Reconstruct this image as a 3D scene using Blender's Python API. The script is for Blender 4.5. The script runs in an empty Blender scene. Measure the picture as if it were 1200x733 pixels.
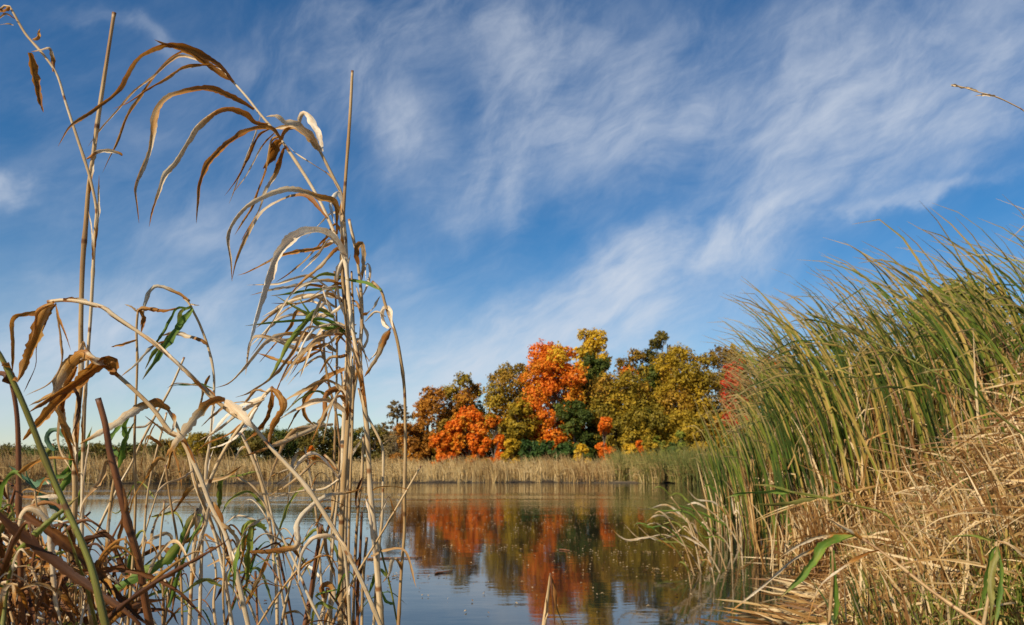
import bpy, math, random
import numpy as np
from mathutils import Vector

# ------------------------------------------------------------------ camera, sky, sun, exposure
scene = bpy.context.scene
COL = scene.collection
R = math.radians
rng = np.random.default_rng(7)

F = 915.0                       # focal length in photograph pixels (18 mm on a 23.6 mm sensor)
CX, CY = 600.0, 366.5
CAMZ = 0.9
PITCH = math.atan(182.5 / F)
cam_data = bpy.data.cameras.new("camera")
cam_data.sensor_width = 23.6
cam_data.lens = 18.0
cam_data.clip_start = 0.02
cam_data.clip_end = 6000
cam_data.dof.use_dof = True
cam_data.dof.focus_distance = 1.25
cam_data.dof.aperture_fstop = 9.0
cam = bpy.data.objects.new("camera", cam_data)
COL.objects.link(cam)
cam.location = (0, 0, CAMZ)
cam.rotation_euler = (math.pi / 2 + PITCH, 0, 0)
scene.camera = cam
CAM = np.array([0, 0, CAMZ])
RIGHT = np.array([1.0, 0, 0])
FWD = np.array([0, math.cos(PITCH), math.sin(PITCH)])
UP = np.array([0, -math.sin(PITCH), math.cos(PITCH)])

SUN_EL, SUN_AZ = R(35), R(-142)          # azimuth from the view axis, negative = to the left and behind
to_sun = np.array([math.sin(SUN_AZ) * math.cos(SUN_EL), math.cos(SUN_AZ) * math.cos(SUN_EL), math.sin(SUN_EL)])

scene.view_settings.view_transform = 'Standard'
scene.view_settings.look = 'None'
scene.view_settings.exposure = 0.34
scene.view_settings.gamma = 1.0

sun_d = bpy.data.lights.new("sun", 'SUN')
sun_d.energy = 5.0
sun_d.angle = R(0.5)
sun_d.color = (1.0, 0.88, 0.70)
sun = bpy.data.objects.new("sun", sun_d)
COL.objects.link(sun)
sun.rotation_euler = Vector(-to_sun).to_track_quat('-Z', 'Y').to_euler()

world = bpy.data.worlds.new("World")
scene.world = world
world.use_nodes = True
WN, WL = world.node_tree.nodes, world.node_tree.links
WN.clear()


def pxdir(x, y):
    v = FWD + RIGHT * (x - CX) / F - UP * (y - CY) / F
    return v / np.linalg.norm(v)


def wmath(op, a, b=None, c=None, clamp=False):
    n = WN.new('ShaderNodeMath'); n.operation = op; n.use_clamp = clamp
    for i, v in enumerate((a, b, c)):
        if v is None: continue
        if isinstance(v, (int, float)): n.inputs[i].default_value = v
        else: WL.new(v, n.inputs[i])
    return n.outputs[0]


def wvec(op, a, b):
    n = WN.new('ShaderNodeVectorMath'); n.operation = op
    for i, v in enumerate((a, b)):
        if isinstance(v, (tuple, list, np.ndarray)): n.inputs[i].default_value = tuple(float(q) for q in v)
        else: WL.new(v, n.inputs[i])
    return n.outputs['Value'] if op == 'DOT_PRODUCT' else n.outputs['Vector']


def wnoise(vec, scale, detail=4, rough=0.55, dist=0.0):
    n = WN.new('ShaderNodeTexNoise')
    n.inputs['Scale'].default_value = scale
    n.inputs['Detail'].default_value = detail
    n.inputs['Roughness'].default_value = rough
    n.inputs['Distortion'].default_value = dist
    WL.new(vec, n.inputs['Vector'])
    return n


tc = WN.new('ShaderNodeTexCoord')
dvec = tc.outputs['Generated']
sky = WN.new('ShaderNodeTexSky')
sky.sky_type = 'NISHITA'
sky.sun_disc = False
sky.sun_elevation = SUN_EL
sky.sun_rotation = SUN_AZ
sky.altitude = 200
sky.air_density = 1.0
sky.dust_density = 0.0
sky.ozone_density = 2.2
hsv = WN.new('ShaderNodeHueSaturation')
hsv.inputs['Hue'].default_value = 0.502
hsv.inputs['Saturation'].default_value = 1.44
hsv.inputs['Value'].default_value = 0.90
WL.new(sky.outputs[0], hsv.inputs['Color'])

# clouds: soft masses in fixed directions of the sky, broken up by fibrous noise
warp1 = wnoise(dvec, 3.2, 4, 0.55)
warp2 = wnoise(dvec, 11.0, 5, 0.6)
w1 = wvec('MULTIPLY', wvec('SUBTRACT', warp1.outputs['Color'], (0.5, 0.5, 0.5)), (0.14, 0.14, 0.14))
w2 = wvec('MULTIPLY', wvec('SUBTRACT', warp2.outputs['Color'], (0.5, 0.5, 0.5)), (0.075, 0.075, 0.075))
dw = wvec('ADD', wvec('ADD', dvec, w1), w2)

CLOUDS = [  # photo x, y, half length, half width, tilt (deg, counter-clockwise), strength
    (615, 60, 120, 62, -62, 0.50), (690, 140, 110, 70, -35, 0.50), (850, 140, 200, 55, 8, 0.42),
    (1040, 70, 200, 70, 12, 0.62), (960, 120, 120, 40, 10, 0.35), (1120, 150, 140, 40, 10, 0.40),
    (575, 205, 80, 28, 62, 0.85), (605, 240, 42, 16, 65, 0.9),
    (545, 215, 60, 26, 50, 0.35),
    (880, 255, 140, 38, 30, 0.75), (770, 310, 120, 34, 22, 0.95), (660, 360, 150, 34, 18, 0.85),
    (560, 410, 130, 30, 8, 0.95), (760, 385, 140, 30, 6, 0.75), (480, 440, 120, 28, 0, 0.7),
    (1080, 228, 75, 8, 14, 0.85), (1010, 215, 110, 18, 14, 0.35),
    (170, 40, 60, 9, -22, 0.40), (10, 200, 26, 13, 0, 0.95), (110, 115, 120, 14, -30, 0.16),
    (240, 270, 90, 34, -20, 0.40), (90, 400, 200, 46, 6, 0.65), (300, 390, 140, 60, 0, 0.55),
    (420, 330, 70, 16, -10, 0.5), (60, 320, 90, 14, -12, 0.22), (380, 250, 60, 60, 40, 0.22),
    (450, 60, 120, 44, 14, 0.38), (380, 130, 90, 30, 30, 0.30), (930, 20, 180, 26, 4, 0.20),
    (230, 470, 260, 36, 0, 0.7), (760, 60, 80, 50, 30, 0.35), (400, 10, 60, 16, 0, 0.3),
]
PUFFS = [(478, 172, 36, 50, 12, 1.25), (885, 250, 130, 30, 30, 0.22), (775, 305, 120, 32, 24, 0.28), (650, 368, 150, 32, 18, 0.26), (1120, 130, 160, 60, 10, 0.2), (120, 330, 330, 230, 0, 0.20), (420, 60, 200, 60, 10, 0.16), (1020, 80, 240, 90, 8, 0.34), (700, 395, 260, 34, 4, 0.30), (12, 200, 26, 14, 0, 0.7), (300, 130, 40, 12, 0, 0.0), (250, 290, 70, 20, -12, 0.28), (60, 395, 120, 20, 4, 0.4)]


def cloud_term(acc, x, y, a, b, t, s):
    c = pxdir(x, y)
    e1 = RIGHT - c * np.dot(RIGHT, c); e1 /= np.linalg.norm(e1)
    e2 = np.cross(e1, c); e2 = e2 if np.dot(e2, UP) > 0 else -e2
    rr = math.sqrt(F * F + (x - CX) ** 2 + (y - CY) ** 2)
    ct, st = math.cos(R(t)), math.sin(R(t))
    A = (e1 * ct + e2 * st) * rr / a
    B = (-e1 * st + e2 * ct) * rr / b
    p = wvec('DOT_PRODUCT', dw, A); q = wvec('DOT_PRODUCT', dw, B)
    r2 = wmath('MULTIPLY_ADD', q, q, wmath('MULTIPLY', p, p))
    g = wmath('POWER', 0.45, r2)
    return wmath('MULTIPLY_ADD', g, s, acc if acc is not None else 0.0)


acc = accp = None
for q_ in CLOUDS: acc = cloud_term(acc, *q_)
for q_ in PUFFS: accp = cloud_term(accp, *q_)


def fibre(angle, k_long, k_across, detail, dist):
    d0 = np.array([math.cos(R(angle)), 0, math.sin(R(angle))])
    d1 = np.array([-math.sin(R(angle)), 0, math.cos(R(angle))])
    d2 = np.array([0, 1.0, 0])
    cmb = WN.new('ShaderNodeCombineXYZ')
    src = wvec('ADD', dvec, w1)
    for i, (dd, k) in enumerate(((d0, k_long), (d1, k_across), (d2, k_across * 0.6))):
        WL.new(wvec('DOT_PRODUCT', src, tuple(dd * k)), cmb.inputs[i])
    return wnoise(cmb.outputs[0], 1.0, detail, 0.62, dist).outputs['Fac']


f1 = fibre(22, 3.6, 17.0, 11, 0.25)
f2 = fibre(58, 6.0, 15.0, 11, 0.3)
sel = wnoise(dvec, 2.3, 2).outputs['Fac']
selr = WN.new('ShaderNodeMapRange'); selr.inputs[1].default_value = 0.36; selr.inputs[2].default_value = 0.64
WL.new(sel, selr.inputs[0])
fmix = WN.new('ShaderNodeMix'); fmix.data_type = 'FLOAT'
WL.new(selr.outputs[0], fmix.inputs[0]); WL.new(f1, fmix.inputs[2]); WL.new(f2, fmix.inputs[3])
fr = WN.new('ShaderNodeMapRange'); fr.interpolation_type = 'SMOOTHSTEP'
fr.inputs[1].default_value = 0.34; fr.inputs[2].default_value = 0.74
fr.inputs[3].default_value = 0.22; fr.inputs[4].default_value = 1.28
WL.new(fmix.outputs[0], fr.inputs[0])
dens = wmath('ADD', wmath('MULTIPLY', acc, fr.outputs[0]), wmath('MULTIPLY', accp, wmath('MULTIPLY_ADD', fr.outputs[0], 0.75, 0.25)))
# a thin general veil and a wispy remainder all round the sky
sz_ = WN.new('ShaderNodeSeparateXYZ'); WL.new(dvec, sz_.inputs[0])
lowr = WN.new('ShaderNodeMapRange'); lowr.interpolation_type = 'SMOOTHSTEP'
lowr.inputs[1].default_value = -0.02; lowr.inputs[2].default_value = 0.30; lowr.inputs[3].default_value = 0.42; lowr.inputs[4].default_value = 0.0
WL.new(sz_.outputs[2], lowr.inputs[0])
veil = wmath('ADD', wmath('MULTIPLY', fr.outputs[0], 0.07), lowr.outputs[0])
alpha = wmath('MULTIPLY', wmath('ADD', dens, veil), 0.86)
fine = fibre(35, 14.0, 46.0, 8, 0.3)
fineg = WN.new('ShaderNodeMapRange')
for i_, v_ in ((1, 0.3), (2, 0.7), (3, 0.72), (4, 1.26)): fineg.inputs[i_].default_value = v_
WL.new(fine, fineg.inputs[0])
al = wmath('SUBTRACT', 1.0, wmath('POWER', 0.46, wmath('MULTIPLY', alpha, fineg.outputs[0])))
cmix = WN.new('ShaderNodeMix'); cmix.data_type = 'RGBA'
WL.new(al, cmix.inputs[0])
WL.new(hsv.outputs[0], cmix.inputs[6])
cmix.inputs[7].default_value = (6.0, 6.5, 7.3, 1)
bg = WN.new('ShaderNodeBackground')
bg.inputs['Strength'].default_value = 0.086
WL.new(cmix.outputs[2], bg.inputs['Color'])
wo = WN.new('ShaderNodeOutputWorld')
WL.new(bg.outputs[0], wo.inputs[0])
world.cycles.sampling_method = 'MANUAL'
world.cycles.sample_map_resolution = 512
scene.cycles.max_bounces = 6
scene.cycles.diffuse_bounces = 3
scene.cycles.glossy_bounces = 3
scene.cycles.transmission_bounces = 4
scene.cycles.transparent_max_bounces = 4


# ------------------------------------------------------------------ helpers
def P(x, y, d):
    """Point seen at photograph pixel (x, y), d metres in front of the camera."""
    return CAM + d * (FWD + RIGHT * (x - CX) / F - UP * (y - CY) / F)


def PG(x, y, z=0.0):
    v = FWD + RIGHT * (x - CX) / F - UP * (y - CY) / F
    return CAM + v * ((z - CAMZ) / v[2])


def PY(x, y, Y):
    """Point seen at pixel (x, y) on the vertical plane at ground distance Y."""
    v = FWD + RIGHT * (x - CX) / F - UP * (y - CY) / F
    return CAM + v * (Y / v[1])


def tag(o, label=None, cat=None, group=None, kind=None):
    if label: o['label'] = label
    if cat: o['category'] = cat
    if group: o['group'] = group
    if kind: o['kind'] = kind
    return o


def empty(name, loc, parent=None):
    o = bpy.data.objects.new(name, None)
    COL.objects.link(o)
    o.location = tuple(float(v) for v in loc)
    o.empty_display_size = 0.1
    if parent: o.parent = parent
    return o


def smooth01(t):
    t = np.clip(t, 0, 1)
    return t * t * (3 - 2 * t)


def norm(v):
    return v / np.maximum(np.linalg.norm(v, axis=-1, keepdims=True), 1e-9)


class MB:
    """Collects quads (numpy), with uv (u across, v in metres along), tint and along per vertex."""
    def __init__(s):
        s.v, s.f, s.uv, s.t, s.a, s.n = [], [], [], [], [], 0

    def grid(s, V, u, vlen, tint, along):
        """V: (N, S, K, 3) strips; u (K,), vlen (N,S), tint (N,), along (S,)"""
        N, S, K, _ = V.shape
        idx = (np.arange(N * S * K).reshape(N, S, K) + s.n)
        q = np.stack([idx[:, :-1, :-1], idx[:, :-1, 1:], idx[:, 1:, 1:], idx[:, 1:, :-1]], -1).reshape(-1, 4)
        s.f.append(q); s.v.append(V.reshape(-1, 3))
        UV = np.empty((N, S, K, 2)); UV[..., 0] = u[None, None, :]; UV[..., 1] = vlen[:, :, None]
        s.uv.append(UV.reshape(-1, 2))
        s.t.append(np.broadcast_to(np.asarray(tint, float)[:, None, None], (N, S, K)).reshape(-1))
        s.a.append(np.broadcast_to(np.asarray(along, float)[None, :, None], (N, S, K)).reshape(-1))
        s.n += N * S * K

    def quads(s, V, tint):
        """V: (N,4,3) loose leaves"""
        N = len(V)
        s.f.append(np.arange(N * 4).reshape(N, 4) + s.n); s.v.append(V.reshape(-1, 3))
        s.uv.append(np.tile(np.array([[0, 0], [1, 0], [1, 1], [0, 1.0]]), (N, 1)))
        s.t.append(np.repeat(tint, 4)); s.a.append(np.zeros(N * 4)); s.n += N * 4

    def ribbons(s, C, side, W, tint, fold=0.18, K=3, rag=None):
        """C (N,S,3) centre lines, side (N,S,3) unit, W (N,S) full width"""
        N, S, _ = C.shape
        T = norm(np.gradient(C, axis=1))
        nrm = norm(np.cross(side, T))
        u = np.linspace(0, 1, K)
        off = (u - 0.5)
        if rag is not None:
            V = C[:, :, None, :] + side[:, :, None, :] * (W[:, :, None] * off * rag)[..., None]
        else: V = C[:, :, None, :] + side[:, :, None, :] * (W[:, :, None] * off)[..., None]
        if K > 2:
            h = (np.abs(off) * 2) ** 1.5
            V = V + nrm[:, :, None, :] * (W[:, :, None] * h * fold)[..., None]
        seg = np.linalg.norm(np.diff(C, axis=1), axis=2)
        vl = np.concatenate([np.zeros((N, 1)), np.cumsum(seg, 1)], 1)
        s.grid(V, u, vl, tint, np.linspace(0, 1, S))

    def tube(s, C, rad, sides=8, tint=0.5, cap=True):
        C = np.asarray(C, float); n = len(C)
        rad = np.broadcast_to(np.asarray(rad, float), (n,))
        T = norm(np.gradient(C, axis=0))
        ref = np.array([0.3, 1.0, 0.2]) if abs(T[0] @ np.array([0.3, 1, 0.2])) < 0.95 else np.array([1.0, 0, 0])
        A = norm(ref - T * (T @ ref)[:, None]); B = np.cross(T, A)
        ang = np.linspace(0, 2 * math.pi, sides + 1)
        V = C[:, None, :] + (A[:, None, :] * np.cos(ang)[None, :, None] + B[:, None, :] * np.sin(ang)[None, :, None]) * rad[:, None, None]
        seg = np.linalg.norm(np.diff(C, axis=0), axis=1)
        vl = np.concatenate([[0], np.cumsum(seg)])
        if cap:
            V = np.concatenate([np.repeat(C[:1], sides + 1, 0)[None] , V, np.repeat(C[-1:], sides + 1, 0)[None]], 0)
            vl = np.concatenate([[0], vl, [vl[-1]]])
        s.grid(V[None], np.linspace(0, 1, sides + 1), vl[None], [tint], np.linspace(0, 1, len(vl)))

    def mesh(s, name, mat, origin=None, smooth=True):
        me = bpy.data.meshes.new(name)
        V = np.concatenate(s.v); Fq = np.concatenate(s.f)
        if origin is not None: V = V - np.asarray(origin)
        me.vertices.add(len(V)); me.vertices.foreach_set('co', V.astype(np.float32).ravel())
        me.loops.add(len(Fq) * 4); me.loops.foreach_set('vertex_index', Fq.astype(np.int32).ravel())
        me.polygons.add(len(Fq)); me.polygons.foreach_set('loop_start', (np.arange(len(Fq)) * 4).astype(np.int32))
        if smooth: me.polygons.foreach_set('use_smooth', np.ones(len(Fq), bool))
        uvl = me.uv_layers.new(name='UVMap')
        uvl.data.foreach_set('uv', np.concatenate(s.uv)[Fq.ravel()].astype(np.float32).ravel())
        for nm, arr in (('tint', s.t), ('along', s.a)):
            at = me.attributes.new(nm, 'FLOAT', 'POINT'); at.data.foreach_set('value', np.concatenate(arr).astype(np.float32))
        me.update(calc_edges=True); me.validate()
        for m in (mat if isinstance(mat, list) else [mat]): me.materials.append(m)
        return me

    def build(s, name, mat, parent=None, origin=None, smooth=True):
        o = bpy.data.objects.new(name, s.mesh(name, mat, origin, smooth))
        COL.objects.link(o)
        if parent is not None: o.parent = parent
        elif origin is not None: o.location = tuple(float(q) for q in origin)
        return o


# ------------------------------------------------------------------ materials
def newmat(name):
    m = bpy.data.materials.new(name); m.use_nodes = True
    m.node_tree.nodes.clear()
    return m, m.node_tree.nodes, m.node_tree.links


class NT:
    def __init__(s, nodes, links): s.N, s.L = nodes, links

    def set(s, n, i, v):
        if v is None: return
        if hasattr(v, 'is_output') or isinstance(v, bpy.types.NodeSocket): s.L.new(v, n.inputs[i])
        else: n.inputs[i].default_value = v

    def math(s, op, a, b=None, c=None, clamp=False):
        n = s.N.new('ShaderNodeMath'); n.operation = op; n.use_clamp = clamp
        for i, v in enumerate((a, b, c)): s.set(n, i, v)
        return n.outputs[0]

    def mix(s, f, a, b, mode='MIX'):
        n = s.N.new('ShaderNodeMix'); n.data_type = 'RGBA'; n.blend_type = mode
        for i, v in ((0, f), (6, a), (7, b)):
            if isinstance(v, tuple) and len(v) == 3: v = v + (1,)
            s.set(n, i, v)
        return n.outputs[2]

    def noise(s, vec, scale, detail=3, rough=0.55, dist=0.0):
        n = s.N.new('ShaderNodeTexNoise')
        n.inputs['Scale'].default_value = scale; n.inputs['Detail'].default_value = detail
        n.inputs['Roughness'].default_value = rough; n.inputs['Distortion'].default_value = dist
        if vec is not None: s.L.new(vec, n.inputs['Vector'])
        return n.outputs['Fac']

    def rng(s, v, a, b, c=0.0, d=1.0, sm=True):
        n = s.N.new('ShaderNodeMapRange')
        if sm: n.interpolation_type = 'SMOOTHSTEP'
        for i, q in enumerate((v, a, b, c, d)): s.set(n, i, q)
        return n.outputs[0]

    def attr(s, name):
        n = s.N.new('ShaderNodeAttribute'); n.attribute_name = name
        return n.outputs['Fac']

    def xyz(s, x, y, z):
        n = s.N.new('ShaderNodeCombineXYZ')
        for i, v in enumerate((x, y, z)): s.set(n, i, v)
        return n.outputs[0]

    def ramp(s, f, stops):
        n = s.N.new('ShaderNodeValToRGB'); cr = n.color_ramp
        while len(cr.elements) < len(stops): cr.elements.new(0.5)
        for e, (p, c) in zip(cr.elements, stops): e.position = p; e.color = tuple(c) + (1,)
        s.L.new(f, n.inputs[0])
        return n.outputs[0]


def blade_mat(name, stops, spot=None, spot_amt=0.0, tip=None, trans=0.35, rough=0.55, vfreq=9.0, streak=0.35, tintw=0.5, alongw=0.0):
    """Leaf blade: colour patches along the blade, fibres, speckles, dry tip, light coming through."""
    m, N, L = newmat(name); k = NT(N, L)
    uv = N.new('ShaderNodeUVMap'); uv.uv_map = 'UVMap'
    sp = N.new('ShaderNodeSeparateXYZ'); L.new(uv.outputs[0], sp.inputs[0])
    u, v = sp.outputs[0], sp.outputs[1]
    tint, along = k.attr('tint'), k.attr('along')
    oi = N.new('ShaderNodeObjectInfo')
    seed = k.math('MULTIPLY_ADD', oi.outputs['Random'], 31.0, k.math('MULTIPLY', tint, 57.0))
    n1 = k.noise(k.xyz(k.math('MULTIPLY', u, 0.8), k.math('MULTIPLY', v, vfreq), seed), 1.0, 4, 0.6)
    f = k.math('ADD', k.rng(n1, 0.25, 0.75), k.math('MULTIPLY', k.math('SUBTRACT', tint, 0.5), tintw * 2), clamp=True)
    if alongw:
        bell = k.math('MULTIPLY', k.rng(along, 0.15, 0.42), k.rng(along, 1.05, 0.72))
        f = k.math('ADD', k.math('MULTIPLY', f, 0.75), k.math('MULTIPLY', k.math('SUBTRACT', bell, 0.45), alongw), clamp=True)
    col = k.ramp(f, stops)
    if tip:
        tn = k.noise(k.xyz(u, k.math('MULTIPLY', v, 14.0), seed), 1.0, 2)
        tf = k.rng(k.math('MULTIPLY_ADD', tn, 0.35, along), 0.95, 1.2)
        col = k.mix(tf, col, tip)
    st = k.noise(k.xyz(k.math('MULTIPLY', u, 11.0), k.math('MULTIPLY', v, 2.0), seed), 1.0, 3, 0.7)
    col = k.mix(streak, col, k.rng(st, 0.3, 0.7, 0.45, 1.25), 'MULTIPLY')
    if spot:
        s1 = k.noise(k.xyz(k.math('MULTIPLY', u, 3.0), k.math('MULTIPLY', v, 150.0), seed), 1.0, 4, 0.65)
        s2 = k.noise(k.xyz(u, k.math('MULTIPLY', v, 11.0), k.math('ADD', seed, 9.0)), 1.0, 2)
        sf = k.math('MULTIPLY', k.math('MULTIPLY', k.rng(s1, 0.48, 0.62), k.rng(s2, 0.38, 0.6)), spot_amt)
        col = k.mix(sf, col, spot)
    b = N.new('ShaderNodeBsdfPrincipled')
    b.inputs['Roughness'].default_value = rough
    b.inputs['Specular IOR Level'].default_value = 0.35
    L.new(col, b.inputs['Base Color'])
    bump = N.new('ShaderNodeBump'); bump.inputs['Strength'].default_value = 0.35; bump.inputs['Distance'].default_value = 0.002
    L.new(st, bump.inputs['Height']); L.new(bump.outputs[0], b.inputs['Normal'])
    t = N.new('ShaderNodeBsdfTranslucent'); L.new(col, t.inputs['Color'])
    mx = N.new('ShaderNodeMixShader'); mx.inputs[0].default_value = trans
    L.new(b.outputs[0], mx.inputs[1]); L.new(t.outputs[0], mx.inputs[2])
    o = N.new('ShaderNodeOutputMaterial'); L.new(mx.outputs[0], o.inputs[0])
    return m


def stem_mat(name, stops, node_col, spacing=0.17):
    m, N, L = newmat(name); k = NT(N, L)
    uv = N.new('ShaderNodeUVMap'); uv.uv_map = 'UVMap'
    sp = N.new('ShaderNodeSeparateXYZ'); L.new(uv.outputs[0], sp.inputs[0])
    u, v = sp.outputs[0], sp.outputs[1]
    oi = N.new('ShaderNodeObjectInfo'); seed = k.math('MULTIPLY', oi.outputs['Random'], 40.0)
    n1 = k.noise(k.xyz(u, k.math('MULTIPLY', v, 7.0), seed), 1.0, 4, 0.6)
    col = k.ramp(k.rng(n1, 0.25, 0.75), stops)
    st = k.noise(k.xyz(k.math('MULTIPLY', u, 14.0), k.math('MULTIPLY', v, 3.0), seed), 1.0, 3, 0.7)
    col = k.mix(0.55, col, k.rng(st, 0.3, 0.7, 0.5, 1.2), 'MULTIPLY')
    s1 = k.noise(k.xyz(k.math('MULTIPLY', u, 4.0), k.math('MULTIPLY', v, 60.0), seed), 1.0, 4, 0.65)
    col = k.mix(k.math('MULTIPLY', k.rng(s1, 0.58, 0.7), 0.6), col, node_col)
    fr = k.math('ABSOLUTE', k.math('SUBTRACT', k.math('FRACT', k.math('DIVIDE', v, spacing)), 0.5))
    col = k.mix(k.rng(fr, 0.468, 0.492), col, node_col)
    b = N.new('ShaderNodeBsdfPrincipled'); b.inputs['Roughness'].default_value = 0.5
    b.inputs['Specular IOR Level'].default_value = 0.35
    L.new(col, b.inputs['Base Color'])
    bump = N.new('ShaderNodeBump'); bump.inputs['Strength'].default_value = 0.4; bump.inputs['Distance'].default_value = 0.002
    L.new(st, bump.inputs['Height']); L.new(bump.outputs[0], b.inputs['Normal'])
    o = N.new('ShaderNodeOutputMaterial'); L.new(b.outputs[0], o.inputs[0])
    return m


STRAW, PALE, RUST, DKB = (0.56, 0.37, 0.17), (0.76, 0.59, 0.37), (0.36, 0.15, 0.03), (0.15, 0.055, 0.015)
M = {}
M['straw'] = blade_mat('dry straw blade', [(0.0, (0.42, 0.23, 0.08)), (0.35, STRAW), (0.7, PALE), (1.0, (0.80, 0.67, 0.48))], RUST, 0.5, None, 0.3)
M['pale'] = blade_mat('bleached blade', [(0.0, (0.62, 0.43, 0.23)), (0.4, (0.78, 0.62, 0.42)), (1.0, (0.85, 0.76, 0.60))], (0.45, 0.24, 0.09), 0.35, None, 0.25)
M['rust'] = blade_mat('rusty brown blade', [(0.0, (0.28, 0.10, 0.012)), (0.45, (0.52, 0.22, 0.032)), (0.8, (0.60, 0.32, 0.08)), (1.0, (0.72, 0.50, 0.25))], DKB, 0.7, None, 0.45, streak=0.65)
M['mixed'] = blade_mat('half bleached rusty blade', [(0.0, (0.34, 0.13, 0.02)), (0.42, (0.54, 0.26, 0.055)), (0.58, STRAW), (1.0, (0.80, 0.66, 0.45))], DKB, 0.6, None, 0.4, vfreq=7, alongw=0.8)
M['redbrown'] = blade_mat('dark red brown blade', [(0.0, (0.07, 0.024, 0.006)), (0.5, (0.18, 0.065, 0.014)), (1.0, (0.34, 0.15, 0.04))], (0.05, 0.02, 0.01), 0.6, None, 0.2)
M['green'] = blade_mat('green blade', [(0.0, (0.09, 0.17, 0.025)), (0.6, (0.16, 0.27, 0.035)), (1.0, (0.32, 0.36, 0.06))], (0.25, 0.16, 0.03), 0.35, (0.55, 0.38, 0.15), 0.45)
M['lime'] = blade_mat('yellow green blade', [(0.0, (0.16, 0.21, 0.03)), (0.5, (0.27, 0.31, 0.045)), (1.0, (0.42, 0.40, 0.10))], (0.16, 0.08, 0.02), 0.8, (0.45, 0.3, 0.1), 0.45)
M['olive'] = blade_mat('olive blade', [(0.0, (0.10, 0.09, 0.02)), (0.5, (0.16, 0.15, 0.03)), (1.0, (0.25, 0.22, 0.05))], (0.1, 0.05, 0.02), 0.4, None, 0.25)
M['bluegreen'] = blade_mat('blue green weed leaf', [(0.0, (0.06, 0.14, 0.06)), (0.5, (0.12, 0.22, 0.12)), (1.0, (0.25, 0.36, 0.24))], (0.3, 0.3, 0.1), 0.2, None, 0.35)
M['cattail'] = blade_mat('cattail blade', [(0.0, (0.045, 0.085, 0.012)), (0.38, (0.12, 0.195, 0.02)), (0.65, (0.26, 0.29, 0.036)), (1.0, (0.58, 0.40, 0.10))], (0.3, 0.17, 0.04), 0.4, (0.60, 0.41, 0.18), 0.38, 0.6, vfreq=1.8, tintw=0.75)
M['deadcat'] = blade_mat('dead cattail blade', [(0.0, (0.20, 0.09, 0.022)), (0.35, (0.44, 0.24, 0.07)), (0.7, (0.62, 0.40, 0.15)), (1.0, (0.78, 0.58, 0.31))], (0.2, 0.09, 0.025), 0.5, None, 0.25, vfreq=3.0, tintw=0.9)
M['farreed'] = blade_mat('far reed blade', [(0.0, (0.26, 0.14, 0.045)), (0.4, (0.47, 0.31, 0.11)), (0.75, (0.57, 0.40, 0.17)), (1.0, (0.64, 0.48, 0.24))], None, 0, None, 0.25, vfreq=0.8, tintw=0.8)
M['fargreen'] = blade_mat('far green reed blade', [(0.0, (0.12, 0.14, 0.03)), (0.5, (0.25, 0.23, 0.055)), (1.0, (0.48, 0.34, 0.12))], None, 0, None, 0.25, vfreq=0.8, tintw=0.8)
M['stem'] = stem_mat('dry reed stem', [(0.0, (0.42, 0.27, 0.12)), (0.4, (0.58, 0.42, 0.23)), (1.0, (0.74, 0.61, 0.42))], (0.24, 0.11, 0.04))
M['stem_tan'] = stem_mat('tan reed stem', [(0.0, (0.28, 0.15, 0.06)), (0.5, (0.44, 0.28, 0.12)), (1.0, (0.58, 0.42, 0.23))], (0.14, 0.06, 0.02))
M['stem_dark'] = stem_mat('dark red brown stem', [(0.0, (0.08, 0.028, 0.012)), (0.5, (0.17, 0.065, 0.022)), (1.0, (0.30, 0.13, 0.05))], (0.05, 0.02, 0.01))
M['stem_olive'] = stem_mat('olive green stem', [(0.0, (0.13, 0.09, 0.02)), (0.5, (0.17, 0.17, 0.03)), (1.0, (0.24, 0.24, 0.05))], (0.12, 0.06, 0.02))


def foliage_mat(name, stops, trans=0.36):
    m, N, L = newmat(name); k = NT(N, L)
    col = k.ramp(k.attr('tint'), stops)
    b = N.new('ShaderNodeBsdfPrincipled'); b.inputs['Roughness'].default_value = 0.6
    b.inputs['Specular IOR Level'].default_value = 0.25
    L.new(col, b.inputs['Base Color'])
    t = N.new('ShaderNodeBsdfTranslucent'); L.new(col, t.inputs['Color'])
    mx = N.new('ShaderNodeMixShader'); mx.inputs[0].default_value = trans
    L.new(b.outputs[0], mx.inputs[1]); L.new(t.outputs[0], mx.inputs[2])
    o = N.new('ShaderNodeOutputMaterial'); L.new(mx.outputs[0], o.inputs[0])
    return m


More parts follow.
